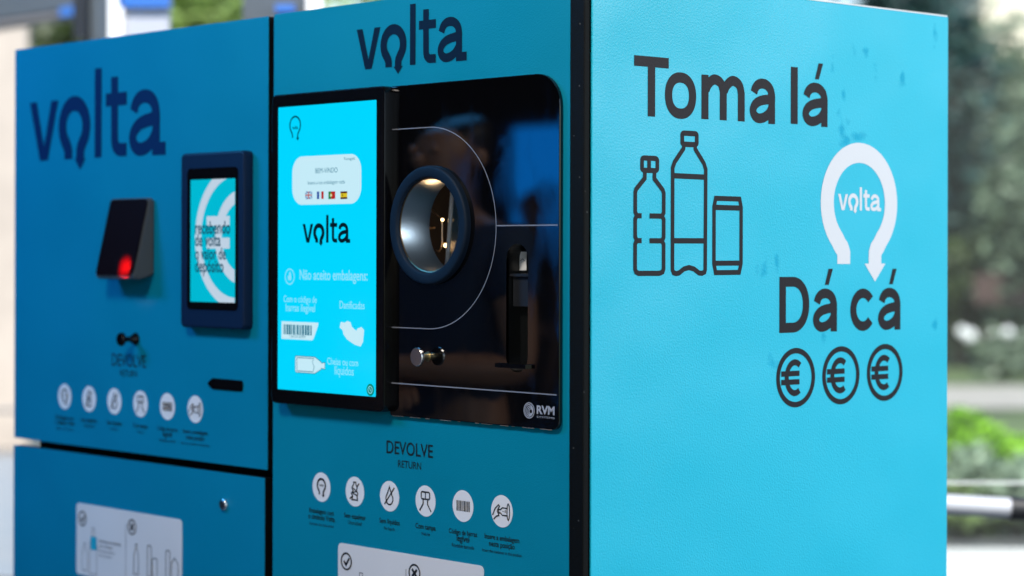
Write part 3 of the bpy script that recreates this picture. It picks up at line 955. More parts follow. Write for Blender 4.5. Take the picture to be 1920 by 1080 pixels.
WS = .0078
b = MB(); C = lambda pts: [Z1(x, y, 235) for x, y in pts]
def rr2(x0, y0, x1, y1, r): return [(x, y) for x, y in rrect(x0, y0, x1, y1, r, 4)]
b.stroke(SF, C(rr2(186, 232, 286, 312, 14)), WS, ds, True)
b.stroke(SF, C([(232, 245), (232, 300)]), WS, ds + .00005)
b.stroke(SF, C([(204, 322), (204, 364), (147, 438), (142, 458), (142, 585), (152, 608), (142, 631), (142, 745), (152, 770), (142, 795), (142, 955), (148, 975), (166, 984), (304, 984), (322, 975), (328, 955), (328, 795), (318, 772), (328, 748), (328, 631), (318, 609), (328, 585), (328, 458), (322, 438), (267, 366), (267, 322)]), WS, ds + .0001)
for y in (609, 771):
    b.stroke(SF, C([(150, y), (184, y)]), WS, ds + .00015); b.stroke(SF, C([(236, y), (322, y)]), WS, ds + .00015)
b.build('bottle_outline', M_grey_print, mach)
b = MB(); C = lambda pts: [Z1(x, y, 493) for x, y in pts]
b.stroke(SF, C(rr2(448, 70, 543, 142, 12)), WS * 1.05, ds, True)
b.stroke(SF, C([(458, 158), (456, 172), (398, 262), (386, 300), (386, 960), (394, 980), (410, 985), (428, 982), (462, 955), (494, 946), (526, 955), (560, 982), (580, 984), (596, 976), (600, 960), (602, 300), (590, 262), (534, 172), (532, 158)]), WS, ds + .00005)
b.stroke(SF, C([(386, 350), (602, 352)]), WS * 1.05, ds + .0001)
b.stroke(SF, C([(386, 772), (602, 771)]), WS * 1.05, ds + .0001)
b.build('bottle_outline', M_grey_print, mach)
b = MB(); C = lambda pts: [Z1(x, y, 745) for x, y in pts]
b.stroke(SF, C([(668, 496), (824, 497), (834, 552), (834, 920), (822, 978), (668, 979), (657, 920), (657, 552)]), WS, ds, True)
b.stroke(SF, C([(657, 555), (834, 556)]), WS * 1.05, ds + .00005)
b.stroke(SF, C([(657, 918), (834, 917)]), WS * 1.0, ds + .00005)
b.build('can_outline', M_grey_print, mach)
def Z2(x, y, cx=513): return SF.px(1420 + x / 2.7, 400)[0], SF.px(1420 + cx / 2.7, 240 + y / 2.7)[1]
b = MB()
ro_u = (Z2(707, 0)[0] - Z2(320, 0)[0]) / 2; vtop_ = Z2(0, 75)[1]; vleg = Z2(0, 688)[1]
sw = ro_u * 2 * .165
rad = ro_u - sw / 2
cv = vtop_ - sw / 2 - rad
leg = (cv - vleg) / rad
cu = (Z2(707, 0)[0] + Z2(320, 0)[0]) / 2
horseshoe(b, SF, cu, cv, rad, sw, ds, (.33, .36), leg=leg)
em = b.build('arrow_emblem', M_white_print, mach)
b = MB()
u0 = Z2(408, 0)[0]; u1 = Z2(625, 0)[0]; v1 = Z2(0, 300, 525)[1]; v0 = Z2(0, 418, 525)[1]
wordmark(b, SF, u0, v0, u1 - u0, v1 - v0, ds, .025)
b.build('emblem_wordmark', M_white_print, em)
for cxp, cyp in ((1492.7, 708.0), (1577.5, 703.6), (1659.6, 698.2)):
    u, v = SF.px(cxp, 400)[0], SF.px(cxp, cyp)[1]
    b = MB(); r_ = .0475
    b.ring(SF, u, v, r_ - .0044, .0088, ds, 72)
    letter(b, SF, '€', u - .0355, v - .0295, u + .0215, v + .0295, .0098, ds)
    b.build('euro_coin', M_grey_print, mach)

# ================================================================== SECOND MACHINE (left)
mac2 = empty('bottle_return_machine', (-1.22, .43, 0),
             'darker blue return machine with small tablet, slanted barcode reader and split doors',
             'vending machine')
AX0, AX1 = -1.6495, -.786
zs0, zs1 = .9600, .9746
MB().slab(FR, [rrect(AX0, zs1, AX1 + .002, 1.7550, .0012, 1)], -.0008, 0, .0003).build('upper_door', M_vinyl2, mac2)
MB().slab(FR, [rrect(AX0 + .0006, zs1 + .0006, AX1 + .0014, 1.7544, .0012, 1)], -.02, -.0009).build('door_body', M_cab, mac2)
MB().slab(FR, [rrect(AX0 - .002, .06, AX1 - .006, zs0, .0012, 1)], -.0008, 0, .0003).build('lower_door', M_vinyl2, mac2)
MB().slab(FR, [rrect(AX0 - .0014, .0606, AX1 - .0066, zs0 - .0006, .0012, 1)], -.02, -.0009).build('door_body', M_cab, mac2)
MB().box((-1.585, .0205, .04), (-.779, .86, 1.749), .002).build('cabinet', M_cab, mac2)
b = MB()
wordmark(b, FR, *place_wordmark(56, 311, 188, 127.5, 295.3, FR), .0005, .025)
b.build('wordmark', mat('blue_print', (.002, .020, .085), .5, spec=.14), mac2)
# slanted barcode reader
def wedge():
    b = MB()
    prot_t, prot_b = .012, .046
    x0, x1 = Fp(207, 372, -prot_t)[0], Fp(280, 370, -prot_t)[0]
    zt = Fp(244, 371, -prot_t)[1]; zb = Fp(229, 519, -prot_b)[1]
    w = [(x0, x1)]
    v = {}
    for nm, x in (('l', x0), ('r', x1)):
        v[nm] = [(x, -.0002, zt - .003), (x, -prot_t, zt), (x, -prot_b, zb), (x, -prot_b + .012, zb - .006), (x, -.0002, zb + .004)]
    L_ = [b.bm.verts.new(p) for p in v['l']]; R_ = [b.bm.verts.new(p) for p in v['r']]
    b.bm.faces.new(L_); b.bm.faces.new(R_[::-1])
    for i in range(5): b.bm.faces.new((L_[i], L_[(i + 1) % 5], R_[(i + 1) % 5], R_[i]))
    bmesh.ops.recalc_face_normals(b.bm, faces=b.bm.faces[:])
    bmesh.ops.bevel(b.bm, geom=[e_ for e_ in b.bm.edges], offset=.003, segments=2, affect='EDGES')
    rd = b.build('barcode_reader', mat('reader_grey', (.055, .06, .065), .5), mac2, smooth=True)
    # glossy window lying on the slanted face
    tv = Vector((0, -(prot_b - prot_t), zb - zt)).normalized(); nv = Vector((0, tv.z, -tv.y)); nv = nv if nv.y < 0 else -nv
    o = Vector(((x0 + x1) / 2, -prot_t, zt)); ln = math.hypot(prot_b - prot_t, zt - zb); hw = (x1 - x0) / 2
    class Sl:
        def P(s, u, vv, d=0): return o + Vector((u, 0, 0)) + tv * (-vv) + nv * d
    S_ = Sl()
    win = MB().slab(S_, [rrect(-hw + .003, -ln + .003, hw - .003, -.003, .008, 5)], -.001, .0008).build('reader_window', mat('smoked_red_window', (.0055, .0006, .0006), .5, spec=.05), rd)
    # an added red spot in the air before the window throws the scan glow
    l = bpy.data.lights.new('red_glow_spot', 'SPOT'); l.energy = 2.2; l.color = (1, .006, .003); l.shadow_soft_size = .001
    l.spot_size = R(84); l.spot_blend = 1
    lo_ = bpy.data.objects.new('red_glow_spot', l); col.objects.link(lo_); lo_.location = S_.P(hw * .48, -ln + .019, .030)
    lo_.rotation_euler = nv.to_track_quat('Z', 'Y').to_euler()
wedge()
# tablet
TF = Front(-.020)
hu0, hu1 = TF.px(338, 450)[0], TF.px(457, 450)[0]; hv1 = TF.px(398, 285)[1]; hv0 = TF.px(398, 616)[1]
hs = MB().slab(TF, [rrect(hu0, hv0, hu1, hv1, .010, 6)], -.0195, 0, .004).build('tablet_housing', M_navyhouse, mac2, smooth=True)
BF = Front(-.0205)
bu0, bu1 = BF.px(351, 450)[0], BF.px(446, 450)[0]; bv1 = BF.px(398, 314.5)[1]; bv0 = BF.px(398, 581)[1]
MB().slab(BF, [rrect(bu0, bv0, bu1, bv1, .009, 5)], -.0004, .0004).build('tablet_glass', M_bezel, hs)
EF = Front(-.0212)
eu0, eu1 = EF.px(357.5, 450)[0], EF.px(440.5, 450)[0]; ev1 = EF.px(399, 336)[1]; ev0 = EF.px(399, 566.5)[1]
MB().slab(EF, [rrect(eu0, ev0, eu1, ev1, .0006, 1)], -.0002, .0002).build('tablet_display', M_disp2, hs)
b = MB()
ecu = eu0 + (eu1 - eu0) * 1.02; ecv = (ev0 + ev1) / 2 + .006; er = .1
b.ring(EF, ecu, ecv, .115, .019, .0006, 96)
b.stroke(EF, [(ecu + .02 + .072 * math.cos(R(a)), ecv + .072 * math.sin(R(a))) for a in range(55, 306, 6)], .021, .0007)
b.poly(EF, [(ecu - .088, ecv + .020), (ecu - .018, ecv + .020), (ecu - .018, ecv + .037), (ecu - .088, ecv + .037)], .0008)
b.poly(EF, [(ecu - .088, ecv - .020), (ecu - .018, ecv - .020), (ecu - .018, ecv - .001), (ecu - .088, ecv - .001)], .0008)
b.clip(EF, eu0, ev0, eu1, ev1)
b.build('euro_symbol', M_dgrey, hs)
b = MB()
for t, xa, xb, y in (('recebendo', 366.7, 432.5, 438), ('de volta', 366.7, 414.6, 461), ('o valor de', 366.7, 424.5, 486), ('depósito', 366.7, 420, 510)):
    fit(b, EF, t, xa, xb, y, .0011, .018, 1.25)
b.build('tablet_lettering', M_dink2, hs)
# bobbin knob, receipt slot, lock, instructions, placard
k0 = Fp(226, 636, -.03)
b = MB().revolve([(.0001, .036), (.011, .036), (.0125, .034), (.0125, .030), (.005, .024), (.0045, .014), (.010, .006), (.0115, .003), (.0115, .0005)], (k0[0] + .006, 0, k0[1]), AX, 32)
b.build('bobbin_knob', M_bezel, mac2, smooth=True)
u0, v0 = FR.px(397, 728); u1 = FR.px(456, 728)[0]
q = FR.px(425, 711)[1]; q0 = FR.px(425, 731.5)[1]
MB().slab(FR, [rrect(u0, q0, u1, q, .005, 4)], -.001, .002).build('receipt_slot', M_bezel, mac2)
MB().slab(FR, [[(u0 - .009, (q + q0) / 2), (u0 - .0004, q0 + .003), (u0 - .0004, q - .003)]], -.001, .0035).build('slot_tip', M_bezel, mac2)
lk = FR.px(421, 946); lr = .0105
b = MB().revolve([(.0001, .0055), (lr - .0025, .0055), (lr - .001, .0048), (lr, .003), (lr, .0003)], (lk[0], 0, lk[1]), AX, 32)
lo_ = b.build('door_lock', M_knob, mac2, smooth=True)
MB().slab(FR, [rrect(lk[0] - .001, lk[1] - .006, lk[0] + .001, lk[1] + .006, .0005, 2)], .0056, .0059).build('keyhole', M_ink, lo_)
b = MB()
b.text(FR, 'DEVOLVE', FR.px(210, 686)[0], FR.px(242, 688)[1], FR.px(274, 686)[0], FR.px(242, 664)[1], .0005, .008)
b.text(FR, 'RETURN', FR.px(225.5, 706)[0], FR.px(242, 706)[1], FR.px(257.5, 706)[0], FR.px(242, 694)[1], .0005, .004)
M_ink2 = mat('navy_ink', (.004, .02, .05), .5)
b.build('front_lettering', M_ink2, mac2)
iu = (FR.px(122, 744)[0] + FR.px(366, 768)[0]) / 2
iv = FR.px(240, 755)[1]
instructions(mac2, FR, iu, iv, M_ink2, M_ink2)
pu, pv = FR.px(144.4, 942)
placard(mac2, FR, pu, pv)

# ================================================================== SETTING
def sheet(name, x0, y0, x1, y1, z, m_):
    b = MB(); b.bm.faces.new([b.bm.verts.new(p) for p in ((x0, y0, z), (x1, y0, z), (x1, y1, z), (x0, y1, z))])
    return tag(b.build(name, m_), kind='structure')


M_ground = mat('soil_and_lawn', (.06, .09, .03), .9, var=.5, vscale=.8)
M_floor = mat('hall_floor', (.10, .105, .11), .25, var=.06, vscale=1.5)
M_paving = mat('white_paving', (.50, .49, .47), .6, var=.06, vscale=2)
sheet('ground', -80, -30, 80, 120, -.012, M_ground)
sheet('floor', -14, -8, 5.0, 7.0, 0, M_floor)

M_frame = mat('white_frame', (.78, .78, .78), .4)
M_steelgrey = mat('grey_steel', (.055, .07, .085), .45, var=.08)
M_blind = mat('grey_blind', (.36, .38, .43), .6, var=.05)
M_bluetrim = mat('blue_trim', (.02, .12, .42), .4)
M_stone = mat('beige_stone', (.42, .37, .32), .8, var=.10, vscale=3, bump=.3, bscale=30)
M_postblack = mat('black_post', (.004, .005, .007), .5)


def quadcol(px0, px1, pyt, Z, zb=0.0, depth=.08):
    # an upright from the floor to the height seen at pyt, between two pixel columns, at distance Z
    a = At(px0, pyt, Z); c = At(px1, pyt, Z)
    return a, c


def upright(b, px0, px1, pyt, pyb, Z, th):
    a, c = At(px0, pyt, Z), At(px1, pyt, Z)
    a2, c2 = At(px0, pyb, Z), At(px1, pyb, Z)
    n = FW * th
    vs = [b.bm.verts.new(p) for p in (a, c, c2, a2, a + n, c + n, c2 + n, a2 + n)]
    for f in ((0, 1, 2, 3), (4, 5, 6, 7), (0, 1, 5, 4), (1, 2, 6, 5), (2, 3, 7, 6), (3, 0, 4, 7)):
        b.bm.faces.new([vs[i] for i in f])


FLOOR_PY = lambda Z: 473 + 1.35 * FOC / Z
# white window frames and grey blinds behind the machines
Zw = 6.6
bs = lambda px, Z=Zw: At(px, FLOOR_PY(Z), Z)
wf = empty('window_screen', bs(217), 'white framed window with pale grey blind seen above the darker blue machine', 'window')
b = MB(); upright(b, 203, 231, -260, FLOOR_PY(Zw), Zw, .06); b.build('frame_post', M_frame, wf)
b = MB(); upright(b, 231.5, 317, 14, FLOOR_PY(Zw), Zw + .02, .03); b.build('blind', M_blind, wf)
b = MB(); upright(b, 222, 317, -14, 13.5, Zw, .06); b.build('blue_rail', M_bluetrim, wf)
wf2 = empty('window_screen', bs(588), 'white window post with dark grey blind above the join of both machines', 'window')
b = MB(); upright(b, 575, 603, -260, FLOOR_PY(Zw), Zw, .06); b.build('frame_post', M_frame, wf2)
b = MB(); upright(b, 455, 574.5, -260, FLOOR_PY(Zw), Zw + .03, .03); b.build('blind', M_steelgrey, wf2)
b = MB(); upright(b, 516, 552, 8, 22, Zw - .02, .04); b.build('blue_rail', M_bluetrim, wf2)
Zp = 7.5
po = empty('steel_post', At(182, FLOOR_PY(Zp), Zp), 'dark grey steel post with black front standing behind the left machine', 'post')
b = MB(); upright(b, 163, 202, -300, FLOOR_PY(Zp), Zp, .12); b.build('post_shaft', M_steelgrey, po)
b = MB(); upright(b, 137, 162.5, -300, 70, Zp - .05, .12); b.build('post_cover', M_postblack, po)
# roof beam slanting down to the left
Zb = 9.0
bm_ = empty('roof_beam', At(60, 0, Zb), 'dark steel roof beam with pale lower edge crossing the top left corner', 'beam')
def slant(b, p0, p1, up, Z0, Z1, th):
    a, c = At(*p0, Z0), At(*p1, Z1)
    n = FW * th; u_ = Vector((0, 0, up))
    vs = [b.bm.verts.new(p) for p in (a, c, c + u_, a + u_, a + n, c + n, c + u_ + n, a + u_ + n)]
    for f in ((0, 1, 2, 3), (4, 5, 6, 7), (0, 1, 5, 4), (1, 2, 6, 5), (2, 3, 7, 6), (3, 0, 4, 7)):
        b.bm.faces.new([vs[i] for i in f])
b = MB(); slant(b, (-120, 52), (140, 15), .5, Zb, Zb, .15); b.build('beam_web', M_steelgrey, bm_)
b = MB(); slant(b, (-120, 64), (140, 27), .018, Zb, Zb, .18); b.build('beam_flange', mat('flange_grey', (.13, .13, .14), .5), bm_)
b = MB(); slant(b, (112, 31), (137, 27), .035, Zb - .02, Zb - .02, .03); b.build('beam_bracket', M_bluetrim, bm_)
# small white feet standing on the machines
ft = MB(); p = Fp(198, 70, .05); ft.box((p[0] - .035, .05, 1.7500), (p[0] + .06, .14, 1.7640), .004)
tag(ft.build('cable_cover', M_frame), 'small white cable cover lying on top of the left machine', 'cable cover')
ft = MB(); p = Fp(562, 14, .05); ft.box((p[0] - .03, .06, 1.7572), (p[0] + .06, .14, 1.766), .003)
tag(ft.build('cable_cover', M_frame), 'small white cable cover on top of the touchscreen machine beside the join', 'cable cover')
# stone wall far left
Zs = 15
b = MB(); a = At(58, 42, Zs)
upright(b, -330, 52, 42, FLOOR_PY(Zs), Zs, .1)
tag(b.build('stone_wall', M_stone), 'sunlit beige stone wall left of the darker blue machine', 'wall')
b = MB()
Zr = 14
b.tube([At(-200, 768, Zr), At(330, 772, Zr)], .012, 8)
for px in (-150, 200):
    p = At(px, 770, Zr); b.tube([p, Vector((p.x, p.y, 0))], .012, 8)
tag(b.build('low_rail', M_steelgrey), 'thin dark rail running in front of the beige stone wall', 'rail')

# paving, path and planting bed on the right
def strip(name, pts, z, m_):
    b = MB(); b.bm.faces.new([b.bm.verts.new((p.x, p.y, z)) for p in pts])
    return tag(b.build(name, m_), kind='structure')
def gp(px, Z): return At(px, FLOOR_PY(Z), Z)
strip('terrace', [gp(1500, 7.4), gp(3200, 7.4), gp(3000, 9.9), gp(1400, 10.0)], .004, M_paving)
strip('path', [gp(1200, 18.8), gp(2600, 19.2), gp(2600, 22.5), gp(1200, 22.0)], .004, mat('garden_path', (.27, .25, .23), .8, var=.1))

strip('pale_floor', [gp(-700, 9.0), gp(700, 9.0), gp(700, 14.4), gp(-700, 14.4)], .004, mat('pale_blue_floor', (.17, .22, .27), .35, var=.05))
# railing
Zt = 5.0
ra = empty('handrail', At(1900, FLOOR_PY(Zt), Zt), 'pale grey tube handrail with black joint sleeve right of the cyan side panel', 'railing')
b = MB(); b.tube([At(1640, 938, Zt), At(1897, 953, Zt)], .0235, 20); b.build('rail_tube', mat('grey_tube', (.36, .38, .42), .35, metal=.2), ra, smooth=True)
b = MB(); b.tube([At(1893, 952.7, Zt), At(1960, 956.7, Zt)], .027, 20); b.build('joint_sleeve', M_postblack, ra, smooth=True)
b = MB(); b.tube([At(1955, 956, Zt), At(2300, 976, Zt)], .0235, 20); b.build('rail_tube', mat('grey_tube_far', (.52, .55, .60), .35, metal=.2), ra, smooth=True)
b = MB(); q = At(1990, 958, Zt); b.tube([q, Vector((q.x, q.y, 0))], .02, 16); b.build('rail_post', M_postblack, ra, smooth=True)
q = At(1650, 939, Zt); b = MB(); b.tube([q, Vector((q.x, q.y, 0))], .02, 16); b.build('rail_post', M_postblack, ra, smooth=True)
# upright glass screen behind the rail, faintly dusty, in two panes with a pale joint
gm = bpy.data.materials.new('dusty_glass'); gm.use_nodes = True
N_ = gm.node_tree.nodes; L_ = gm.node_tree.links
t_ = N_.new('ShaderNodeBsdfTransparent'); t_.inputs[0].default_value = (.93, .96, .95, 1)
d_ = N_.new('ShaderNodeBsdfDiffuse'); d_.inputs[0].default_value = (.62, .66, .64, 1)
x_ = N_.new('ShaderNodeMixShader'); x_.inputs[0].default_value = .014
L_.new(t_.outputs[0], x_.inputs[1]); L_.new(d_.outputs[0], x_.inputs[2]); L_.new(x_.outputs[0], N_['Material Output'].inputs[0])
Zg = Zt + .5
gs = empty('glass_screen', At(1950, FLOOR_PY(Zg), Zg), 'dusty clear glass screen with pale joint line above the tube handrail', 'glass screen')
b = MB(); upright(b, 1640, 2400, 909, FLOOR_PY(Zg), Zg, .006); b.build('pane', gm, gs)
b = MB(); upright(b, 1640, 2400, 126, 902, Zg, .006); b.build('pane', gm, gs)
b = MB(); upright(b, 1640, 2400, 903, 908, Zg - .002, .010); b.build('joint_line', mat('joint_grey', (.40, .43, .42), .5), gs)


# ------------------------------------------------------------------ planting
def leafmat(name, c, k=.45):
    mt = bpy.data.materials.new(name); mt.use_nodes = True
    N = mt.node_tree.nodes; L = mt.node_tree.links; b = N['Principled BSDF']
    g = N.new('ShaderNodeNewGeometry'); rp = N.new('ShaderNodeMapRange')
    rp.inputs['To Min'].default_value = 1 - k; rp.inputs['To Max'].default_value = 1 + k
    L.new(g.outputs['Random Per Island'], rp.inputs['Value'])
    sc_ = N.new('ShaderNodeVectorMath'); sc_.operation = 'SCALE'; sc_.inputs[0].default_value = c
    L.new(rp.outputs[0], sc_.inputs['Scale']); L.new(sc_.outputs[0], b.inputs['Base Color'])
    b.inputs['Roughness'].default_value = .45
    tr = N.new('ShaderNodeBsdfTranslucent'); L.new(sc_.outputs[0], tr.inputs['Color'])
    ms = N.new('ShaderNodeMixShader'); ms.inputs[0].default_value = .3
    L.new(b.outputs[0], ms.inputs[1]); L.new(tr.outputs[0], ms.inputs[2]); L.new(ms.outputs[0], N['Material Output'].inputs[0])
    return mt


LM = {'sunny': leafmat('leaf_sunny', (.22, .33, .09)), 'dark': leafmat('leaf_dark', (.030, .075, .070)), 'mid': leafmat('leaf_mid', (.155, .21, .14)), 'bright': leafmat('leaf_bright', (.20, .42, .015)),
      'sage': leafmat('leaf_sage', (.24, .32, .22)), 'lime': leafmat('leaf_lime', (.13, .19, .06)), 'olive': leafmat('leaf_olive', (.06, .09, .03))}
M_bark = mat('bark', (.06, .045, .035), .9, bump=.5, bscale=40)


def foliage(rng, c, rx, ry, rz, n, size, clumps):
    b = MB()
    cl = []
    for _ in range(clumps):
        t = rng.uniform(0, 2 * math.pi); ph = math.acos(rng.uniform(-1, 1)); q = rng.random() ** .4 * .85
        cl.append((Vector((math.sin(ph) * math.cos(t) * rx * q, math.sin(ph) * math.sin(t) * ry * q, math.cos(ph) * rz * q)), rng.uniform(.2, .42)))
    for _ in range(n):
        o, k = rng.choice(cl)
        p = c + o + Vector((rng.gauss(0, .55) * rx * k, rng.gauss(0, .55) * ry * k, rng.gauss(0, .5) * rz * k))
        a = Vector((rng.uniform(-1, 1), rng.uniform(-1, 1), rng.uniform(-.7, .5))).normalized()
        s_ = size * rng.uniform(.6, 1.4)
        d = a.cross(Vector((rng.uniform(-1, 1), rng.uniform(-1, 1), rng.uniform(-1, 1)))).normalized()
        vs = [b.bm.verts.new(q) for q in (p - a * s_, p + d * s_ * .42, p + a * s_, p - d * s_ * .42)]
        b.bm.faces.new(vs)
    return b


def tree(name, label, base, h, rx, rz, n, size, kind, trunk=.14, cat='tree', group=None, seed=1, clumps=26):
    rng = random.Random(seed)
    base = Vector(base)
    t = empty(name, base, label, cat, group)
    b = MB()
    tops = base + Vector((rng.uniform(-.2, .2), rng.uniform(-.2, .2), h * .75))
    b.tube([base - Vector((0, 0, .05)), base.lerp(tops, .4) + Vector((.05, .03, 0)), tops], [trunk, trunk * .75, trunk * .3], 10)
    for k in range(6):
        s0 = base.lerp(tops, rng.uniform(.35, .9)); a = rng.uniform(0, 6.28)
        b.tube([s0, s0 + Vector((math.cos(a) * rx * .35, math.sin(a) * rx * .35, rz * .25)), s0 + Vector((math.cos(a) * rx * .7, math.sin(a) * rx * .7, rz * .35))], [trunk * .4, trunk * .25, trunk * .1], 6)
    b.build('trunk', M_bark, t, smooth=True)
    foliage(rng, base + Vector((0, 0, h - rz)), rx, rx, rz, n, size, clumps).build('crown', LM[kind], t, recalc=False)
    return t


def shrub(name, label, base, r, h, n, size, kind, cat='shrub', group=None, seed=1, bloom=0):
    rng = random.Random(seed); base = Vector(base)
    t = empty(name, base, label, cat, group)
    b = MB()
    for k in range(6):
        a = rng.uniform(0, 6.28); b.tube([base - Vector((0, 0, .03)), base + Vector((math.cos(a) * r * .4, math.sin(a) * r * .4, h * .6))], [.02, .008], 6)
    b.build('stem', M_bark, t)
    foliage(rng, base + Vector((0, 0, h * .52)), r, r, h * .5, n, size, 16).build('foliage', LM[kind], t, recalc=False)
    if bloom:
        for k in range(bloom):
            a = rng.uniform(0, 6.28); q = rng.uniform(.2, .95)
            b = MB(); bmesh.ops.create_icosphere(b.bm, subdivisions=1, radius=rng.uniform(.05, .08), matrix=Matrix.Translation(base + Vector((math.cos(a) * r * q, math.sin(a) * r * q, h * rng.uniform(.75, 1.02)))))
            b.build('bloom', M_frame, t)
    return t


def gb(px, Z): p = gp(px, Z); return (p.x, p.y, 0)


G1 = 'trees beyond the garden path'
tree('conifer_tree', 'dark blue green conifer behind the top right corner of the cyan side panel', gb(1745, 27), 6.4, 1.15, 3.0, 5200, .13, 'dark', .16, group=G1, seed=3, clumps=40)
tree('leafy_tree', 'grey green leafy tree filling the view right of the side panel', gb(1880, 31), 4.6, 1.5, 2.2, 6000, .13, 'mid', .15, group=G1, seed=5, clumps=40)
tree('leafy_tree', 'smaller olive leafy tree with low crown at the right edge', gb(1965, 25), 3.2, .9, 1.4, 3000, .10, 'mid', .12, group=G1, seed=9)
tree('leafy_tree', 'olive tree half hidden behind the side panel', gb(1640, 34), 5.4, 1.9, 2.6, 5000, .15, 'olive', .16, group=G1, seed=11, clumps=40)
shrub('hedge_shrub', 'dark shrub under the leafy trees right of the side panel', gb(1800, 26), .8, 1.7, 2600, .09, 'olive', group='shrubs in the garden', seed=13)
shrub('hedge_shrub', 'dim green shrub under the trees at the right edge', gb(1935, 27), .9, 1.5, 2600, .09, 'mid', group='shrubs in the garden', seed=14)
shrub('flowering_shrub', 'shrub carrying round white blooms right of the side panel', gb(1880, 23.5), .5, .55, 900, .06, 'mid', group='shrubs in the garden', seed=21, bloom=7)
shrub('garden_shrub', 'bright yellow green shrub beside the side panel edge', gb(1795, 13.6), .26, .36, 900, .05, 'bright', group='shrubs in the garden', seed=31)
shrub('garden_shrub', 'bright lime green shrub at the right edge below the path', gb(1895, 13.2), .30, .27, 900, .05, 'bright', group='shrubs in the garden', seed=32)
shrub('sage_shrub', 'pale grey green shrub below the bright lime ones', gb(1850, 11.9), .30, .30, 900, .045, 'sage', group='shrubs in the garden', seed=33)
shrub('sage_shrub', 'pale sage shrub at the right edge above the handrail', gb(1935, 11.6), .22, .26, 700, .045, 'sage', group='shrubs in the garden', seed=34)
shrub('low_shrub', 'low green shrub under the handrail beside the white terrace', gb(1800, 10.5), .30, .26, 1100, .045, 'lime', group='shrubs in the garden', seed=35)
shrub('low_shrub', 'low grey green shrub under the black handrail sleeve', gb(1905, 10.5), .30, .24, 1100, .045, 'mid', group='shrubs in the garden', seed=36)
# bench with reddish boards
Zn = 24.5
q0, q1 = gp(1835, Zn), gp(2040, Zn)
bn = empty('garden_bench', ((q0.x + q1.x) / 2, (q0.y + q1.y) / 2, 0), 'reddish brown wooden bench under the trees at the right edge', 'bench')
M_redwood = mat('red_wood', (.055, .028, .024), .7, var=.1)
dirv = (q1 - q0).normalized(); nrm = Vector((-dirv.y, dirv.x, 0))
def obox(a, c, d0, d1, z0, z1):
    b = MB(); vs = [b.bm.verts.new(Vector((p.x, p.y, 0)) + nrm * d + Vector((0, 0, z))) for p in (a, c) for d in (d0, d1) for z in (z0, z1)]
    for f in ((0, 1, 3, 2), (4, 5, 7, 6), (0, 1, 5, 4), (2, 3, 7, 6), (0, 2, 6, 4), (1, 3, 7, 5)): b.bm.faces.new([vs[i] for i in f])
    return b
obox(q0, q1, .2, .26, .78, 1.12).build('backrest', M_redwood, bn)
obox(q0, q1, -.22, .19, .42, .47).build('seat', M_redwood, bn)
for s_ in (q0.lerp(q1, .06), q0.lerp(q1, .9)):
    obox(s_, s_ + dirv * .07, .1, .19, 0, .415).build('leg', M_bark, bn); obox(s_, s_ + dirv * .07, -.2, -.11, 0, .415).build('leg', M_bark, bn)
# pale house far right
Zh = 46
h0, h1 = gp(1845, Zh), gp(2500, Zh)
hb = empty('pale_house', ((h0.x + h1.x) / 2, (h0.y + h1.y) / 2, 0), 'pale cream house wall far behind the trees in the top right corner', 'house')
dirv = (h1 - h0).normalized(); nrm = Vector((-dirv.y, dirv.x, 0))
obox(h0, h1, 0, 5, 0, 8.5).build('wall', mat('cream_render', (.72, .68, .55), .8, var=.05), hb)
obox(h0 - dirv * .3, h1 + dirv * .3, -.3, 5.3, 8.51, 8.8).build('roof', mat('roof_tile', (.3, .15, .1), .8), hb)

# trees seen over the machines, left
G2 = 'trees behind the window screens'
tree('leafy_tree', 'dark leafy tree beyond the stone wall, left of the steel post', gb(100, 24), 4.6, 1.6, 2.2, 4000, .12, 'olive', .15, group=G2, seed=41)
tree('leafy_tree', 'sunlit lime green tree between the two window screens', gb(385, 19), 4.0, 1.0, 1.6, 3600, .10, 'sunny', .13, group=G2, seed=43)
tree('leafy_tree', 'green tree behind the top of the touchscreen machine', gb(655, 21), 4.5, 1.3, 2.0, 3300, .11, 'sunny', .13, group=G2, seed=45)
tree('leafy_tree', 'tall olive tree far behind the window screens', gb(300, 32), 7.0, 2.6, 3.2, 5000, .17, 'olive', .2, group=G2, seed=47)

# ------------------------------------------------------------------ people mirrored in the black glass
def skinned(chains, rad, sub=2):
    # chains of named joints; returns a baked bmesh-ready mesh
    me = bpy.data.meshes.new('tmp'); bm = bmesh.new(); vs = {}
    for ch in chains:
        prev = None
        for k in ch:
            if k not in vs: vs[k] = bm.verts.new(rad[k][0])
            if prev is not None: bm.edges.new((vs[prev], vs[k]))
            prev = k
    names = list(vs)
    bm.to_mesh(me); bm.free()
    o = bpy.data.objects.new('tmp', me); col.objects.link(o)
    o.modifiers.new('Skin', 'SKIN'); md = o.modifiers.new('Sub', 'SUBSURF'); md.levels = sub; md.render_levels = sub
    lay = me.skin_vertices[0].data
    for i, k in enumerate(names):
        r_ = rad[k][1]; lay[i].radius = (r_, r_) if not isinstance(r_, tuple) else r_
        lay[i].use_root = i == 0
    dg = bpy.context.evaluated_depsgraph_get()
    out = bpy.data.meshes.new_from_object(o.evaluated_get(dg))
    bpy.data.objects.remove(o); bpy.data.meshes.remove(me)
    return out


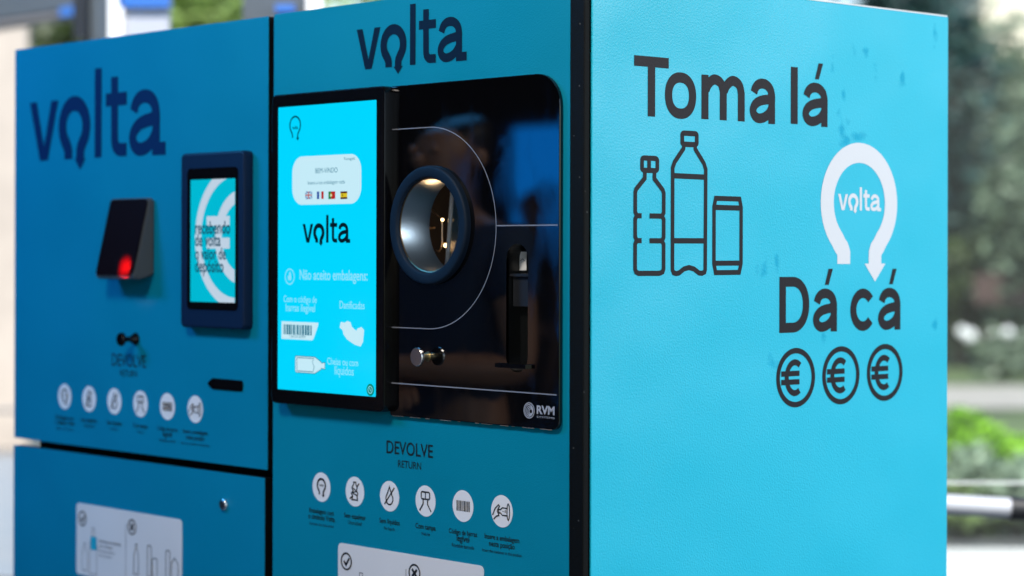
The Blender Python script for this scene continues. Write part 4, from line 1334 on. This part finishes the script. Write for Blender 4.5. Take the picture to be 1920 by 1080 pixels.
def person(label, loc, rz, arms, shirt, trousers, hair, skin, extra=None):
    root = empty('person', loc, label, 'person')
    J = {'pelvis': ((0, 0, .93), (.15, .11)), 'waist': ((0, 0, 1.07), (.135, .10)), 'chest': ((0, 0, 1.25), (.15, .11)), 'collar': ((0, -.01, 1.38), (.10, .08)),
         'neck': ((0, 0, 1.44), .052), 'jaw': ((0, .02, 1.50), .058), 'face': ((0, .015, 1.565), .078), 'crown': ((0, .0, 1.63), .068)}
    ch = [['pelvis', 'waist', 'chest', 'collar', 'neck', 'jaw', 'face', 'crown']]
    sh = {k: J[k] for k in ('pelvis', 'waist', 'chest', 'collar')}; shc = [['pelvis', 'waist', 'chest', 'collar']]
    tr = {'pelvis': J['pelvis']}; trc = []
    for sgn, nm in ((-1, 'l'), (1, 'r')):
        el, wr = arms[nm]
        J[nm + 'sh'] = ((sgn * .165, -.01, 1.365), .058); J[nm + 'el'] = (el, .040); J[nm + 'wr'] = (wr, .027)
        mid = tuple((Vector(J[nm + 'sh'][0]) * .5 + Vector(el) * .5))
        J[nm + 'ua'] = (mid, .049)
        fm = tuple(Vector(el).lerp(Vector(wr), .4)); J[nm + 'fm'] = (fm, .040)
        d = (Vector(wr) - Vector(el)).normalized(); pal = Vector(wr) + d * .06
        J[nm + 'pa'] = (tuple(pal), (.040, .022))
        ch.append(['collar', nm + 'sh', nm + 'ua', nm + 'el', nm + 'fm', nm + 'wr', nm + 'pa'])
        sh[nm + 'sh'] = (J[nm + 'sh'][0], .072); sh[nm + 'ua'] = (mid, .064); sh['collar'] = (J['collar'][0], (.105, .085)); shc.append(['collar', nm + 'sh', nm + 'ua'])
        J[nm + 'hip'] = ((sgn * .09, 0, .88), .085); J[nm + 'kn'] = ((sgn * .10, .01, .49), .056); J[nm + 'an'] = ((sgn * .105, -.02, .08), .038); J[nm + 'toe'] = ((sgn * .115, .13, .035), .034)
        ch.append(['pelvis', nm + 'hip', nm + 'kn', nm + 'an', nm + 'toe'])
        tr[nm + 'hip'] = (J[nm + 'hip'][0], .105); tr[nm + 'kn'] = (J[nm + 'kn'][0], .075); tr[nm + 'an'] = (J[nm + 'an'][0], .062); trc.append(['pelvis', nm + 'hip', nm + 'kn', nm + 'an'])
    sh = {k: (c, (tuple(x * 1.10 for x in r) if isinstance(r, tuple) else r)) for k, (c, r) in sh.items()}
    tr['pelvis'] = (tr['pelvis'][0], (.160, .120))
    bm = bmesh.new()
    pieces = [skinned(ch, J)]
    for nm, sgn in (('l', -1), ('r', 1)):
        wr = Vector(J[nm + 'wr'][0]); pa = Vector(J[nm + 'pa'][0]); d = (pa - wr).normalized()
        side = d.cross(Vector((0, 0, 1))); side = side.normalized() if side.length > .1 else Vector((0, 1, 0))
        up = side.cross(d).normalized()
        for i, ln in enumerate((.068, .078, .072, .056)):
            b0 = pa + side * ((i - 1.5) * .019) - d * .012
            f1 = b0 + d * (ln * .5 + .02); f2 = f1 + d * ln * .28 - up * ln * .22; f3 = f2 + d * ln * .05 - up * ln * .26
            pieces.append(skinned([['a', 'b', 'c', 'e']], {'a': (tuple(b0), .0095), 'b': (tuple(f1), .0088), 'c': (tuple(f2), .008), 'e': (tuple(f3), .007)}, 1))
        t0 = wr + d * .02 + side * .02 * sgn; t1 = t0 + side * .03 * sgn + d * .03; t2 = t1 + d * .035 - up * .01
        pieces.append(skinned([['a', 'b', 'c']], {'a': (tuple(t0), .013), 'b': (tuple(t1), .0105), 'c': (tuple(t2), .0085)}, 1))
    for c, r_ in (((0, .098, 1.555), .015), ((-.032, .082, 1.578), .011), ((.032, .082, 1.578), .011), ((-.086, 0, 1.56), .024), ((.086, 0, 1.56), .024), ((0, .086, 1.515), .016)):
        me_ = bpy.data.meshes.new('tmp'); b_ = bmesh.new(); bmesh.ops.create_uvsphere(b_, u_segments=10, v_segments=8, radius=r_, matrix=Matrix.Translation(c)); b_.to_mesh(me_); b_.free(); pieces.append(me_)
    for p_ in pieces:
        bm.from_mesh(p_); bpy.data.meshes.remove(p_)

    def part(name, bm_or_me, m_):
        if isinstance(bm_or_me, bmesh.types.BMesh):
            me = bpy.data.meshes.new(name); bm_or_me.to_mesh(me); bm_or_me.free()
        else:
            me = bm_or_me; me.name = name
        me.materials.clear(); me.materials.append(m_)
        me.polygons.foreach_set('use_smooth', [True] * len(me.polygons))
        o = bpy.data.objects.new(name, me); col.objects.link(o); o.parent = root
        return o
    part('body', bm, skin)
    part('shirt', skinned(shc, sh), shirt)
    part('trousers', skinned(trc, tr), trousers)
    part('hair', skinned([['a', 'b', 'c']], {'a': ((0, -.02, 1.655), .085), 'b': ((0, -.045, 1.60), .088), 'c': ((0, -.05, 1.52), .055)}), hair)
    for sgn in (-1, 1):
        part('shoe', skinned([['a', 'b']], {'a': ((sgn * .105, -.04, .048), .050), 'b': ((sgn * .118, .15, .042), .044)}), M_postblack)
    root.rotation_euler = (0, 0, rz)
    return root


M_skin = mat('brown_skin', (.34, .18, .12), .45)
M_hair = mat('black_hair', (.008, .006, .005), .5)
px_, _ = Fp(850, 473, 1.0)
pA = person('person in dark navy t-shirt with folded forearms mirrored in the black glass panel', (px_, -1.0, 0), R(-8),
            {'l': ((-.235, .03, 1.09), (-.02, .17, 1.06)), 'r': ((.245, .03, 1.09), (.03, .20, 1.10))},
            mat('navy_cloth', (.012, .035, .085), .8), mat('dark_denim', (.02, .03, .06), .8), M_hair, M_skin)
pc, _ = Fp(1012, 473, 4.6)
person('person in dark clothes standing before the blue backdrop, mirrored in the black glass panel', (pc, -4.6, 0), R(10),
       {'l': ((-.22, .0, 1.09), (-.22, .06, .84)), 'r': ((.22, .0, 1.09), (.22, .06, .84))},
       mat('black_cloth', (.012, .012, .014), .8), mat('grey_denim', (.03, .03, .035), .8), M_hair, mat('brown_skin_far', (.20, .10, .065), .5))
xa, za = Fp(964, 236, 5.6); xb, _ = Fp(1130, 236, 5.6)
scn = empty('blue_backdrop', ((xa + xb) / 2, -5.6, 0), 'plain blue backdrop made to glow, on feet, mirrored in the top of the black glass', 'backdrop')
b = MB().box((xa, -5.65, .55), (xb, -5.60, za), .004); b.build('backdrop_frame', M_bezel, scn)
b = MB().box((xa + .01, -5.599, .56), (xb - .01, -5.597, za - .01)); b.build('backdrop_panel', mat('backdrop_glow_blue', (.0, .11, .42), .4, emis=9.0), scn)  # backdrop given an added glow so its mirror image shows in the glass
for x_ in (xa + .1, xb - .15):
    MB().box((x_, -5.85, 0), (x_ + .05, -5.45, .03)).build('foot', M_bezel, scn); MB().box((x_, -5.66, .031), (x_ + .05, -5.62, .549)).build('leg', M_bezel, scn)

# the covered hall: roof and dark inner walls
def wallthing(name, a, c, label, m_, cat):
    return tag(MB().box(a, c).build(name, m_), label, cat)
wallthing('canopy_roof', (-14, -8, 2.95), (2.6, .6, 3.15), 'dark flat canopy roof above both return machines', mat('roof_dark', (.03, .032, .035), .8), 'roof')
wallthing('inner_wall', (-9, -8, 0), (4.5, -7.8, 2.949), 'dark inner wall of the hall facing the fronts of the machines', mat('wall_dark', (.02, .021, .024), .7), 'wall')
wallthing('inner_wall', (-9.2, -8, 0), (-9.0, 2.6, 2.949), 'dark side wall of the hall left of the machines', mat('wall_dark_side', (.02, .021, .024), .7), 'wall')
